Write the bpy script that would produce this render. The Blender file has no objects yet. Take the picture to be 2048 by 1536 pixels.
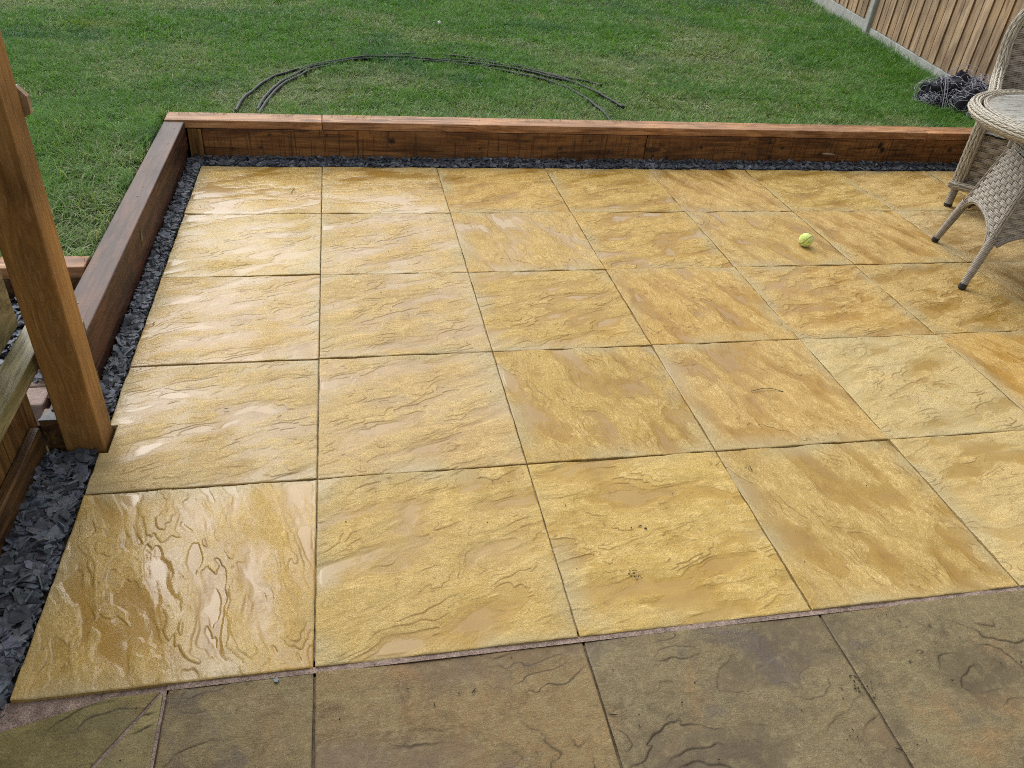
import bpy, bmesh, math, random
import numpy as np
from mathutils import Vector, Matrix

random.seed(7)
RNG = np.random.default_rng(11)
SC = bpy.context.scene
COL = SC.collection
R = math.radians

# ------------------------------------------------------------------ camera
cam = bpy.data.cameras.new('camera')
co = bpy.data.objects.new('camera', cam)
COL.objects.link(co)
cam.sensor_fit = 'HORIZONTAL'
cam.angle = R(66.509)
cam.clip_start = 0.05
cam.clip_end = 500
co.location = (0.1177, -1.0704, 1.5203)
co.rotation_euler = (R(54.561), R(-4.390), R(-10.792))
SC.camera = co

# ------------------------------------------------------------------ sky, sun, exposure
SUN_EL, SUN_AZ = 47.0, -22.0          # degrees; azimuth from +Y towards +X
world = bpy.data.worlds.new("World")
SC.world = world
world.use_nodes = True
wt = world.node_tree
for n in list(wt.nodes):
    wt.nodes.remove(n)
w_out = wt.nodes.new('ShaderNodeOutputWorld')
w_bg = wt.nodes.new('ShaderNodeBackground')
w_sky = wt.nodes.new('ShaderNodeTexSky')
w_sky.sky_type = 'NISHITA'
w_sky.sun_disc = False
w_sky.sun_elevation = R(SUN_EL)
w_sky.sun_rotation = R(SUN_AZ)
w_sky.air_density = 1.0
w_sky.dust_density = 4.0
w_sky.ozone_density = 1.0
w_hs = wt.nodes.new('ShaderNodeHueSaturation')   # cloud cover: nearly colourless sky
w_hs.inputs['Saturation'].default_value = 0.12
wt.links.new(w_sky.outputs[0], w_hs.inputs['Color'])
wt.links.new(w_hs.outputs[0], w_bg.inputs['Color'])
w_bg.inputs['Strength'].default_value = 0.15
wt.links.new(w_bg.outputs[0], w_out.inputs['Surface'])
sl = bpy.data.lights.new('sun', 'SUN')
sl.energy = 0.5
sl.angle = R(80)
sl.color = (1.0, 0.985, 0.955)
so = bpy.data.objects.new('sun', sl)
COL.objects.link(so)
_d = Vector((math.sin(R(SUN_AZ)) * math.cos(R(SUN_EL)), math.cos(R(SUN_AZ)) * math.cos(R(SUN_EL)), math.sin(R(SUN_EL))))
so.rotation_euler = _d.to_track_quat('Z', 'Y').to_euler()
so.location = _d * 20
SC.view_settings.view_transform = 'Standard'
SC.view_settings.look = 'None'
SC.view_settings.gamma = 1
SC.view_settings.exposure = 0.62
SC.cycles.filter_width = 1.0
SC.cycles.use_denoising = False

# ------------------------------------------------------------------ noise (numpy)
_perm = np.random.default_rng(5).permutation(4096)


def _h(ix, iy, s):
    return _perm[(_perm[(ix + s * 131) & 4095] + iy) & 4095]


def perlin(x, y, s=0):
    x = np.asarray(x, float); y = np.asarray(y, float)
    ix = np.floor(x).astype(np.int64); iy = np.floor(y).astype(np.int64)
    fx = x - ix; fy = y - iy
    ux = fx * fx * fx * (fx * (fx * 6 - 15) + 10); uy = fy * fy * fy * (fy * (fy * 6 - 15) + 10)

    def g(a, b, dx, dy):
        t = _h(a, b, s) * (2 * math.pi / 4096)
        return np.cos(t) * dx + np.sin(t) * dy
    a = g(ix, iy, fx, fy); b = g(ix + 1, iy, fx - 1, fy)
    c = g(ix, iy + 1, fx, fy - 1); d = g(ix + 1, iy + 1, fx - 1, fy - 1)
    return 1.5 * ((a + (b - a) * ux) * (1 - uy) + (c + (d - c) * ux) * uy)


def fbm(x, y, s=0, o=4, r=0.5):
    t = 0; a = 1.0; f = 1.0; n = 0
    for k in range(o):
        t = t + a * perlin(x * f, y * f, s + 17 * k); n += a; a *= r; f *= 2.03
    return t / n


def sstep(a, b, x):
    t = np.clip((x - a) / (b - a), 0, 1)
    return t * t * (3 - 2 * t)

# ------------------------------------------------------------------ mesh helpers


def link(name, me, mat=None, parent=None):
    o = bpy.data.objects.new(name, me)
    COL.objects.link(o)
    if mat is not None and len(me.materials) == 0:
        me.materials.append(mat)
    if parent is not None:
        o.parent = parent
    return o


def mesh_np(name, verts, loops, starts, totals=None, smooth=False):
    me = bpy.data.meshes.new(name)
    verts = np.asarray(verts, np.float32)
    me.vertices.add(len(verts)); me.vertices.foreach_set('co', verts.ravel())
    loops = np.asarray(loops, np.int32).ravel()
    me.loops.add(len(loops)); me.loops.foreach_set('vertex_index', loops)
    starts = np.asarray(starts, np.int32)
    me.polygons.add(len(starts)); me.polygons.foreach_set('loop_start', starts)
    if smooth is not False:
        me.polygons.foreach_set('use_smooth', np.full(len(starts), bool(smooth)))
    else:
        me.polygons.foreach_set('use_smooth', np.zeros(len(starts), bool))
    me.update(calc_edges=True)
    return me


def quads(name, V, Q, smooth=True):
    Q = np.asarray(Q, np.int32)
    return mesh_np(name, V, Q.ravel(), np.arange(len(Q)) * 4, smooth=smooth)


def fattr(me, name, vals):
    a = me.attributes.new(name, 'FLOAT', 'POINT')
    a.data.foreach_set('value', np.asarray(vals, np.float32).ravel())


def cattr(me, name, rgb):
    a = me.attributes.new(name, 'FLOAT_COLOR', 'POINT')
    rgb = np.asarray(rgb, np.float32)
    c = np.ones((len(rgb), 4), np.float32); c[:, :3] = rgb
    a.data.foreach_set('color', c.ravel())


class MB:
    """collects shapes in one bmesh"""

    def __init__(s):
        s.bm = bmesh.new()

    def box(s, lo, hi, bevel=0.0, seg=2, M=None):
        b = bmesh.new()
        bmesh.ops.create_cube(b, size=1)
        lo = Vector(lo); hi = Vector(hi)
        for v in b.verts:
            v.co = Vector((lo[i] + (v.co[i] + 0.5) * (hi[i] - lo[i]) for i in range(3)))
        if bevel:
            bmesh.ops.bevel(b, geom=list(b.edges), offset=bevel, segments=seg, affect='EDGES', profile=0.5)
        if M is not None:
            bmesh.ops.transform(b, matrix=M, verts=b.verts)
        s._join(b)
        return s

    def _join(s, b):
        me = bpy.data.meshes.new('tmp'); b.to_mesh(me); b.free()
        s.bm.from_mesh(me); bpy.data.meshes.remove(me)

    def prism(s, poly, z0, z1, bevel=0.0):
        b = bmesh.new()
        vs = [b.verts.new((x, y, z0)) for x, y in poly]
        f = b.faces.new(vs)
        r = bmesh.ops.extrude_face_region(b, geom=[f])
        bmesh.ops.translate(b, vec=(0, 0, z1 - z0), verts=[v for v in r['geom'] if isinstance(v, bmesh.types.BMVert)])
        bmesh.ops.recalc_face_normals(b, faces=b.faces)
        if bevel:
            bmesh.ops.bevel(b, geom=list(b.edges), offset=bevel, segments=2, affect='EDGES', profile=0.5)
        s._join(b)
        return s

    def obj(s, name, mat, parent=None, smooth=False):
        me = bpy.data.meshes.new(name)
        s.bm.to_mesh(me); s.bm.free()
        if smooth:
            me.polygons.foreach_set('use_smooth', np.ones(len(me.polygons), bool))
        return link(name, me, mat, parent)


def tube_np(path, rad, sides=8, closed=False, cap=True):
    """verts, quads, caps of a tube along path (N,3); rad scalar or (N,)"""
    P = np.asarray(path, float); n = len(P)
    rad = np.broadcast_to(np.asarray(rad, float), (n,))
    if closed:
        T = np.roll(P, -1, 0) - np.roll(P, 1, 0)
    else:
        T = np.gradient(P, axis=0)
    T /= np.linalg.norm(T, axis=1)[:, None] + 1e-12
    N = np.zeros_like(P)
    ref = np.array([0, 0, 1.0]) if abs(T[0, 2]) < 0.9 else np.array([1.0, 0, 0])
    v = ref - T[0] * (ref @ T[0]); N[0] = v / np.linalg.norm(v)
    for i in range(1, n):
        v = N[i - 1] - T[i] * (N[i - 1] @ T[i]); N[i] = v / (np.linalg.norm(v) + 1e-12)
    B = np.cross(T, N)
    a = np.linspace(0, 2 * math.pi, sides, endpoint=False)
    V = P[:, None, :] + rad[:, None, None] * (np.cos(a)[None, :, None] * N[:, None, :] + np.sin(a)[None, :, None] * B[:, None, :])
    V = V.reshape(-1, 3)
    m = n if closed else n - 1
    i = np.arange(m)[:, None]; j = np.arange(sides)[None, :]
    i2 = (i + 1) % n; j2 = (j + 1) % sides
    Q = np.stack([i * sides + j, i * sides + j2, i2 * sides + j2, i2 * sides + j], -1).reshape(-1, 4)
    return V, Q, (N, B, T)


class NP:
    """accumulates numpy quads"""

    def __init__(s):
        s.V = []; s.Q = []; s.n = 0

    def add(s, V, Q):
        s.V.append(np.asarray(V, float)); s.Q.append(np.asarray(Q) + s.n); s.n += len(V)

    def tube(s, path, rad, sides=8, closed=False):
        V, Q, _ = tube_np(path, rad, sides, closed)
        n = len(V)
        s.add(V, Q)
        if not closed and sides == 8:
            base = s.n - n
            for off in (0, n - 8):
                b = base + off
                s.Q.append(np.array([[b, b + 1, b + 2, b + 3], [b, b + 3, b + 4, b + 7], [b + 4, b + 5, b + 6, b + 7]]))

    def mesh(s, name, smooth=True):
        return quads(name, np.concatenate(s.V), np.concatenate(s.Q), smooth)

    def obj(s, name, mat, parent=None, smooth=True):
        return link(name, s.mesh(name, smooth), mat, parent)


def tag(o, label=None, cat=None, group=None, kind=None):
    if cat and not kind: kind = 'thing'
    if label: o['label'] = label
    if cat: o['category'] = cat
    if group: o['group'] = group
    if kind: o['kind'] = kind
    return o


def empty(name, loc=(0, 0, 0), rz=0.0):
    o = bpy.data.objects.new(name, None)
    o.empty_display_size = 0.1
    COL.objects.link(o)
    o.location = loc; o.rotation_euler = (0, 0, rz)
    return o

# ------------------------------------------------------------------ node helpers


class NT:
    def __init__(s, name):
        s.m = bpy.data.materials.new(name); s.m.use_nodes = True
        s.t = s.m.node_tree
        for n in list(s.t.nodes): s.t.nodes.remove(n)
        s.out = s.t.nodes.new('ShaderNodeOutputMaterial')
        s.p = s.t.nodes.new('ShaderNodeBsdfPrincipled')
        s.t.links.new(s.p.outputs[0], s.out.inputs[0])

    def set(s, node, key, v):
        if hasattr(v, 'is_output') or isinstance(v, bpy.types.NodeSocket):
            s.t.links.new(v, node.inputs[key])
        else:
            if isinstance(v, (tuple, list)) and len(v) == 3 and node.inputs[key].type == 'RGBA':
                v = (*v, 1)
            node.inputs[key].default_value = v

    def P(s, **kw):
        for k, v in kw.items():
            s.set(s.p, k.replace('_', ' '), v)

    def coord(s, kind='Object'):
        return s.t.nodes.new('ShaderNodeTexCoord').outputs[kind]

    def geo_pos(s):
        return s.t.nodes.new('ShaderNodeNewGeometry').outputs['Position']

    def mapping(s, v, scale=(1, 1, 1), loc=(0, 0, 0), rot=(0, 0, 0)):
        n = s.t.nodes.new('ShaderNodeMapping')
        s.t.links.new(v, n.inputs[0])
        s.set(n, 'Scale', scale); s.set(n, 'Location', loc); s.set(n, 'Rotation', rot)
        return n.outputs[0]

    def noise(s, v, scale=5, detail=4, rough=0.55, dist=0.0, out='Fac'):
        n = s.t.nodes.new('ShaderNodeTexNoise')
        s.t.links.new(v, n.inputs['Vector'])
        s.set(n, 'Scale', scale); s.set(n, 'Detail', detail); s.set(n, 'Roughness', rough); s.set(n, 'Distortion', dist)
        return n.outputs[out]

    def voronoi(s, v, scale=5, feat='F1', out='Distance', rand=1.0):
        n = s.t.nodes.new('ShaderNodeTexVoronoi'); n.feature = feat
        s.t.links.new(v, n.inputs['Vector']); s.set(n, 'Scale', scale); s.set(n, 'Randomness', rand)
        return n.outputs[out]

    def ramp(s, f, stops, interp='LINEAR'):
        n = s.t.nodes.new('ShaderNodeValToRGB'); n.color_ramp.interpolation = interp
        e = n.color_ramp.elements
        while len(e) < len(stops): e.new(0.5)
        for k, (pos, c) in enumerate(stops):
            e[k].position = pos
            e[k].color = (c, c, c, 1) if not isinstance(c, (tuple, list)) else (*c, 1)
        s.t.links.new(f, n.inputs[0])
        return n.outputs[0]

    def mix(s, f, a, b, mode='MIX'):
        n = s.t.nodes.new('ShaderNodeMix'); n.data_type = 'RGBA'; n.blend_type = mode
        def ss(i, v):
            if isinstance(v, bpy.types.NodeSocket): s.t.links.new(v, n.inputs[i])
            elif isinstance(v, (int, float)): n.inputs[i].default_value = v if i == 0 else (v, v, v, 1)
            else: n.inputs[i].default_value = (*v, 1)
        ss(0, f); ss(6, a); ss(7, b)
        return n.outputs[2]

    def math(s, op, a, b=0.0, c=0.0, clamp=False):
        n = s.t.nodes.new('ShaderNodeMath'); n.operation = op; n.use_clamp = clamp
        for i, v in enumerate((a, b, c)):
            if isinstance(v, bpy.types.NodeSocket): s.t.links.new(v, n.inputs[i])
            else: n.inputs[i].default_value = v
        return n.outputs[0]

    def attr(s, name, kind='GEOMETRY', out='Fac'):
        n = s.t.nodes.new('ShaderNodeAttribute'); n.attribute_name = name; n.attribute_type = kind
        return n.outputs[out]

    def bump(s, h, strength=0.3, dist=0.002, normal=None):
        n = s.t.nodes.new('ShaderNodeBump')
        s.t.links.new(h, n.inputs['Height']); s.set(n, 'Strength', strength); s.set(n, 'Distance', dist)
        if normal is not None: s.t.links.new(normal, n.inputs['Normal'])
        return n.outputs[0]

    def objrand(s):
        return s.t.nodes.new('ShaderNodeObjectInfo').outputs['Random']

    def vadd(s, a, b):
        n = s.t.nodes.new('ShaderNodeVectorMath'); n.operation = 'ADD'
        for i, v in enumerate((a, b)):
            if isinstance(v, bpy.types.NodeSocket): s.t.links.new(v, n.inputs[i])
            else: n.inputs[i].default_value = v
        return n.outputs[0]

# ------------------------------------------------------------------ materials


def mat_slab(name, old=False):
    t = NT(name)
    oc = t.coord('Object')
    rnd = t.math('MULTIPLY', t.objrand(), 37.0)
    comb = t.t.nodes.new('ShaderNodeCombineXYZ')
    for i in range(3): t.t.links.new(rnd, comb.inputs[i])
    v = t.vadd(oc, comb.outputs[0])
    wp = t.geo_pos()
    relief = t.attr('relief'); crease = t.attr('crease'); feather = t.attr('feather'); edge = t.attr('edge'); pool = t.attr('pool'); damp = t.attr('damp')
    tone = t.attr('slab_color', 'OBJECT', 'Color'); wet = t.attr('wet', 'OBJECT', 'Fac'); haze = t.attr('bloom', 'OBJECT', 'Fac')
    n_big = t.noise(v, 3.2, 4, 0.55, 0.4)
    n_mid = t.noise(v, 15, 5, 0.6, 0.6)
    n_fine = t.noise(v, 190, 3, 0.6)
    n_grit = t.noise(v, 520, 2, 0.5)
    # thin branching filaments, drawn out along the grain of the slab
    fil = t.noise(t.mapping(v, (15, 46, 30), rot=(0, 0, -0.28)), 1.0, 5, 0.62, 1.4)
    fil = t.ramp(t.math('ABSOLUTE', t.math('SUBTRACT', fil, 0.5)), [(0.0, 1.0), (0.045, 0.0)])
    fil2 = t.noise(t.mapping(v, (42, 95, 30), rot=(0, 0, -0.28)), 1.0, 3, 0.6, 1.0)
    fil2 = t.ramp(t.math('ABSOLUTE', t.math('SUBTRACT', fil2, 0.5)), [(0.0, 0.8), (0.05, 0.0)])
    fil = t.math('MAXIMUM', fil, fil2)
    low = t.math('MULTIPLY_ADD', n_mid, 0.5, t.math('MULTIPLY', relief, 0.5))
    low = t.math('MULTIPLY_ADD', n_big, 0.35, low)
    if not old:
        mul = t.ramp(low, [(0.36, (0.62, 0.53, 0.34)), (0.56, (0.90, 0.87, 0.79)), (0.82, (1.06, 1.07, 1.10))])
    else:
        mul = t.ramp(low, [(0.36, (0.72, 0.68, 0.66)), (0.6, (0.98, 0.95, 0.9)), (0.84, (1.3, 1.28, 1.12))])
    c = t.mix(1.0, tone, mul, 'MULTIPLY')
    rough_zone = t.math('MULTIPLY', t.ramp(n_mid, [(0.34, 0.0), (0.56, 1.0)]), t.math('SUBTRACT', 1.0, t.math('MAXIMUM', pool, t.math('MULTIPLY', damp, 0.85))), clamp=True)
    fstr = t.math('MULTIPLY', t.math('MULTIPLY_ADD', fil, 0.75, t.math('MULTIPLY', feather, 0.45)), rough_zone, clamp=True)
    if not old:
        c = t.mix(t.math('MULTIPLY', damp, 0.32), c, t.mix(1.0, tone, (0.80, 0.70, 0.48), 'MULTIPLY'))
        c = t.mix(t.math('MULTIPLY', fstr, 0.8), c, (0.72, 0.53, 0.22))
    else:
        c = t.mix(t.math('MULTIPLY', fstr, 0.38), c, (0.40, 0.34, 0.18))
        c = t.mix(t.ramp(t.noise(v, 34, 5, 0.7, 0.4), [(0.50, 0.0), (0.68, 0.35)]), c, (0.30, 0.25, 0.13))
        c = t.mix(t.ramp(t.noise(v, 48, 5, 0.7, 0.2), [(0.30, 0.45), (0.46, 0.0)]), c, (0.085, 0.065, 0.04))
        st = t.noise(v, 4.5, 5, 0.65, 0.8, 'Color')
        sep = t.t.nodes.new('ShaderNodeSeparateColor'); t.t.links.new(st, sep.inputs[0])
        c = t.mix(t.math('MULTIPLY', t.ramp(sep.outputs[0], [(0.55, 0.0), (0.70, 1.0)]), 0.45), c, (0.30, 0.16, 0.065))
        c = t.mix(t.math('MULTIPLY', t.ramp(sep.outputs[1], [(0.57, 0.0), (0.72, 1.0)]), 0.6), c, (0.085, 0.072, 0.075))
    # grey cement bloom towards the slab edges and in patches
    eb = t.math('MULTIPLY', t.ramp(edge, [(0.0, 1.0), (0.75, 0.0)]), t.ramp(t.noise(v, 4, 3, 0.5, 0.3), [(0.42, 0.0), (0.60, 1.0)]))
    if not old:
        c = t.mix(t.math('MULTIPLY', eb, 0.7), c, (0.40, 0.335, 0.185))
        hz = t.math('MULTIPLY', haze, t.ramp(t.noise(v, 4.2, 5, 0.6, 0.9), [(0.38, 0.0), (0.62, 1.0)]), clamp=True)
        c = t.mix(hz, c, (0.52, 0.43, 0.23))
        c = t.mix(t.math('MULTIPLY', pool, 0.4), c, t.mix(1.0, tone, (0.80, 0.72, 0.52), 'MULTIPLY'))
    # grit speckle and grime in the ledge creases
    c = t.mix(t.math('MULTIPLY', t.ramp(n_fine, [(0.58, 0.0), (0.72, 0.3)]), t.math('SUBTRACT', 1.0, t.math('MAXIMUM', pool, damp)), clamp=True), c, (0.82, 0.68, 0.40) if not old else (0.42, 0.38, 0.25))
    c = t.mix(t.ramp(n_fine, [(0.26, 0.4), (0.38, 0.0)]), c, (0.16, 0.10, 0.035) if not old else (0.07, 0.055, 0.035))
    c = t.mix(t.math('MULTIPLY', crease, 0.78 if not old else 0.92), c, (0.20, 0.105, 0.026) if not old else (0.035, 0.023, 0.013))
    t.P(Base_Color=c)
    # rain film: thin and broken on the ridges, closed in the pools
    wn = t.math('MULTIPLY_ADD', t.noise(wp, 2.4, 4, 0.55, 0.5), 0.9, t.math('MULTIPLY', low, -0.7))
    wn = t.math('ADD', wn, wet)
    film = t.ramp(wn, [(0.34, 0.12), (0.46, 0.6), (0.64, 1.0)])
    film = t.math('MULTIPLY', film, t.math('SUBTRACT', 1.0, t.math('MULTIPLY', fstr, 0.6)), clamp=True)
    if old:
        film = t.math('MULTIPLY', film, 0.4)
    film = t.math('MAXIMUM', t.math('MULTIPLY', film, 0.95), t.math('MULTIPLY', pool, 0.9))
    t.P(Roughness=t.math('MULTIPLY_ADD', damp, -0.12, t.math('MULTIPLY_ADD', pool, -0.2, 0.6)), Specular_IOR_Level=0.22)
    t.set(t.p, 'Coat Weight', film); t.set(t.p, 'Coat IOR', 1.34)
    t.set(t.p, 'Coat Roughness', t.math('MULTIPLY_ADD', pool, -0.06, t.math('MULTIPLY_ADD', t.math('MULTIPLY', film, t.ramp(wet, [(0.3, 0.3), (0.5, 1.0)])), -0.25, 0.36)))
    dry = t.math('SUBTRACT', 1.0, t.math('MULTIPLY', pool, 0.93))
    hb = t.math('MULTIPLY_ADD', n_grit, 0.35, t.math('MULTIPLY', n_fine, 0.9))
    hb = t.math('MULTIPLY_ADD', fil, 0.8, hb)
    hb = t.math('MULTIPLY_ADD', t.noise(v, 75, 4, 0.65, 0.5), 1.0, hb)
    hb = t.math('MULTIPLY', hb, t.math('MULTIPLY', dry, t.math('MULTIPLY_ADD', damp, -0.6, 1.0)))
    t.set(t.p, 'Normal', t.bump(hb, 0.62, 0.0017))
    t.set(t.p, 'Coat Normal', t.bump(t.math('MULTIPLY', t.math('MULTIPLY_ADD', n_fine, 0.5, t.noise(v, 40, 3, 0.5)), dry), 0.22, 0.0014))
    return t.m


def mat_wood(name, base, dark, light, axis=0, wet=0.4, knots=1.0, grain=1.0, rough=0.5, streak=None, use_mark=False, saw=0.0, ksc=None, use_tone=False):
    t = NT(name)
    oc = t.coord('Object')
    rnd = t.math('MULTIPLY', t.objrand(), 19.0)
    comb = t.t.nodes.new('ShaderNodeCombineXYZ')
    for i in range(3): t.t.links.new(rnd, comb.inputs[i])
    v = t.vadd(oc, comb.outputs[0])
    sc = [38.0, 38.0, 38.0]; sc[axis] = 1.6
    sf = [170.0, 170.0, 170.0]; sf[axis] = 5.0
    sb = [7.0, 7.0, 7.0]; sb[axis] = 0.8
    sk = [9.0, 9.0, 9.0]; sk[axis] = 3.2
    if ksc: sk = [k for k in sk]; sk[axis] = ksc
    kd = t.voronoi(t.mapping(v, sk), 1.0)
    kc = t.voronoi(t.mapping(v, sk), 1.0, out='Color')
    sep = t.t.nodes.new('ShaderNodeSeparateColor'); t.t.links.new(kc, sep.inputs[0])
    ksel = t.math('GREATER_THAN', sep.outputs[0], 0.62)
    warp = t.math('MULTIPLY', t.ramp(kd, [(0.0, 1.0), (0.42, 0.0)]), ksel)
    wv = t.vadd(v, (0, 0, 0))
    cw = t.t.nodes.new('ShaderNodeCombineXYZ')
    for i in range(3):
        if i != axis: t.t.links.new(t.math('MULTIPLY', warp, 0.05), cw.inputs[i])
    wv = t.vadd(v, cw.outputs[0])
    n1 = t.noise(t.mapping(wv, sb), 1.0, 4, 0.6, 0.5)
    rings = t.math('SINE', t.math('MULTIPLY', n1, 60.0))
    n2 = t.noise(t.mapping(wv, sc), 1.0, 4, 0.65, 0.2)
    n3 = t.noise(t.mapping(wv, sf), 1.0, 3, 0.6)
    g = t.math('MULTIPLY_ADD', rings, 0.11 * grain, n2)
    g = t.math('MULTIPLY_ADD', t.math('SUBTRACT', n3, 0.5), 0.55, g)
    c = t.ramp(g, [(0.28, dark), (0.52, base), (0.80, light)])
    big = t.noise(v, 2.6, 4, 0.6)
    sbl = [9.0, 9.0, 9.0]; sbl[axis] = 3.0
    big = t.math('MULTIPLY_ADD', t.noise(t.mapping(v, sbl), 1.0, 5, 0.65), 0.5, t.math('MULTIPLY', big, 0.5))
    c = t.mix(1.0, c, t.ramp(big, [(0.36, (0.50, 0.44, 0.42)), (0.5, (0.95, 0.93, 0.92)), (0.64, (1.34, 1.22, 1.05))]), 'MULTIPLY')
    kn = t.math('MULTIPLY', t.math('MULTIPLY', t.ramp(kd, [(0.05, 1.0), (0.15, 0.75), (0.22, 0.0)]), ksel), knots)
    c = t.mix(kn, c, tuple(0.35 * x for x in dark))
    if saw:
        ssw = [6.0, 6.0, 6.0]; ssw[axis] = 130.0
        sw = t.noise(t.mapping(v, ssw), 1.0, 2, 0.5)
        c = t.mix(t.math('MULTIPLY', t.ramp(sw, [(0.55, 0.0), (0.7, 1.0)]), saw), c, tuple(0.5 * x for x in dark))
    if streak:
        ss = [230.0, 230.0, 230.0]; ss[axis] = 22.0
        sn = t.noise(t.mapping(v, ss), 1.0, 2, 0.5)
        c = t.mix(t.math('MULTIPLY', t.ramp(sn, [(0.58, 0.0), (0.66, 1.0)]), streak[0]), c, streak[1])
    if use_tone:
        c = t.mix(1.0, c, t.ramp(t.attr('tone'), [(0.0, (0.88, 0.86, 0.82)), (0.5, (1.02, 1.0, 0.96)), (1.0, (1.14, 1.15, 1.15))]), 'MULTIPLY')
    if use_mark:
        c = t.mix(t.attr('mark'), c, (0.012, 0.008, 0.005))
        c = t.mix(t.attr('scratch'), c, (0.55, 0.45, 0.33))
    t.P(Base_Color=c)
    wn = t.noise(v, 5, 3, 0.5)
    film = t.math('MULTIPLY', t.ramp(wn, [(0.35, 0.4), (0.6, 1.0)]), wet)
    t.P(Roughness=rough, Specular_IOR_Level=0.28)
    t.set(t.p, 'Coat Weight', film); t.set(t.p, 'Coat Roughness', 0.42); t.set(t.p, 'Coat IOR', 1.3)
    h = t.math('MULTIPLY_ADD', n3, 0.7, n2)
    h = t.math('MULTIPLY_ADD', kn, -0.6, h)
    t.set(t.p, 'Normal', t.bump(h, 0.55, 0.0022))
    return t.m


def mat_simple(name, color, rough=0.5, spread=0.2, scale=40, bump=0.3, spec=0.5, dist=0.001, detail=4, metallic=0.0, attr=None):
    t = NT(name)
    v = t.coord('Object')
    n = t.noise(v, scale, detail, 0.6)
    n2 = t.noise(v, scale * 0.12, 3, 0.6)
    col = t.attr(attr, 'GEOMETRY', 'Color') if attr else color
    c = t.mix(1.0, col, t.ramp(t.math('MULTIPLY_ADD', n2, 0.5, t.math('MULTIPLY', n, 0.5)), [(0.3, 1 - spread * 1.5), (0.7, 1 + spread * 1.5)]), 'MULTIPLY')
    t.P(Base_Color=c, Roughness=rough, Specular_IOR_Level=spec, Metallic=metallic)
    t.set(t.p, 'Normal', t.bump(n, bump, dist))
    return t.m


def mat_grass():
    t = NT('grass_blade')
    c = t.attr('blade_col', 'GEOMETRY', 'Color')
    t.P(Base_Color=c, Roughness=0.5, Specular_IOR_Level=0.2)
    tr = t.t.nodes.new('ShaderNodeBsdfTranslucent')
    t.t.links.new(t.mix(1.0, c, (1.3, 1.35, 0.7), 'MULTIPLY'), tr.inputs[0])
    mx = t.t.nodes.new('ShaderNodeMixShader'); mx.inputs[0].default_value = 0.3
    t.t.links.new(t.p.outputs[0], mx.inputs[1]); t.t.links.new(tr.outputs[0], mx.inputs[2])
    t.t.links.new(mx.outputs[0], t.out.inputs[0])
    return t.m


def mat_wicker(name, base, dark, light):
    t = NT(name)
    v = t.coord('Object')
    n = t.noise(v, 60, 4, 0.6)
    n2 = t.noise(v, 9, 3, 0.6)
    tone = t.attr('strand')
    g = t.math('MULTIPLY_ADD', tone, 0.5, t.math('MULTIPLY', n, 0.35))
    g = t.math('MULTIPLY_ADD', n2, 0.25, g)
    t.P(Base_Color=t.ramp(g, [(0.28, dark), (0.55, base), (0.85, light)]), Roughness=0.42, Specular_IOR_Level=0.5)
    t.set(t.p, 'Normal', t.bump(t.noise(v, 300, 2, 0.5), 0.15, 0.0005))
    return t.m


M = {}
M['slab'] = mat_slab('sandstone_slab')
M['old_slab'] = mat_slab('weathered_slab', True)
M['mortar'] = mat_simple('pink_mortar', (0.27, 0.20, 0.165), 0.85, 0.5, 300, 1.0, 0.2, 0.004, 2)
M['bed'] = mat_simple('dark_bedding_sand', (0.07, 0.052, 0.032), 0.9, 0.4, 160, 0.8, 0.2, 0.004)
M['joint'] = mat_simple('sandy_joint', (0.20, 0.15, 0.085), 0.9, 0.7, 55, 0.9, 0.15, 0.004)
M['joint_dark'] = mat_simple('dark_joint_sand', (0.095, 0.072, 0.048), 0.9, 0.7, 70, 0.9, 0.15, 0.004)
M['soil'] = mat_simple('soil', (0.05, 0.04, 0.025), 0.95, 0.4, 30, 0.8, 0.1, 0.01)
M['turf'] = mat_simple('turf_soil', (0.030, 0.042, 0.014), 0.95, 0.5, 50, 0.8, 0.1, 0.01)
M['slate'] = mat_simple('slate_chip', (1, 1, 1), 0.55, 0.3, 90, 0.5, 0.35, 0.0012, attr='chip_col')
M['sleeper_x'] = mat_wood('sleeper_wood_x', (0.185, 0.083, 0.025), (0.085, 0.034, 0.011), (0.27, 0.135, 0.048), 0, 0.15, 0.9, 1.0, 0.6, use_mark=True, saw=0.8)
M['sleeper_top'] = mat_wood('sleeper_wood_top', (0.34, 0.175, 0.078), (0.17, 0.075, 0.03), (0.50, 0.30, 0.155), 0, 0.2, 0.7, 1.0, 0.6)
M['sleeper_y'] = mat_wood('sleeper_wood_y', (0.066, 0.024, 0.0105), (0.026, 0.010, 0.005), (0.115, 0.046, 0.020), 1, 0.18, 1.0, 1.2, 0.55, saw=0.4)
M['post'] = mat_wood('post_wood', (0.285, 0.150, 0.044), (0.20, 0.098, 0.026), (0.38, 0.215, 0.075), 2, 0.12, 0.4, 0.35, 0.6, streak=(0.34, (0.42, 0.28, 0.13)), ksc=2.4)
M['pale_wood'] = mat_wood('pale_rail_wood', (0.40, 0.29, 0.165), (0.28, 0.18, 0.09), (0.5, 0.38, 0.24), 0, 0.1, 0.3)
M['fence_edge_shade'] = mat_simple('fence_board_edge_shade', (0.20, 0.12, 0.068), 0.85, 0.3, 60, 0.6, 0.2, 0.002)  # shade between the boards painted on their edges as a darker brown
M['panel_wood'] = mat_wood('panel_wood', (0.19, 0.10, 0.03), (0.08, 0.04, 0.012), (0.28, 0.17, 0.06), 2, 0.2, 0.5)
M['green_rail'] = mat_wood('mossy_rail_wood', (0.21, 0.19, 0.09), (0.09, 0.08, 0.03), (0.33, 0.30, 0.18), 1, 0.2, 0.6, 0.5, streak=(0.45, (0.05, 0.045, 0.02)))
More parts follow.
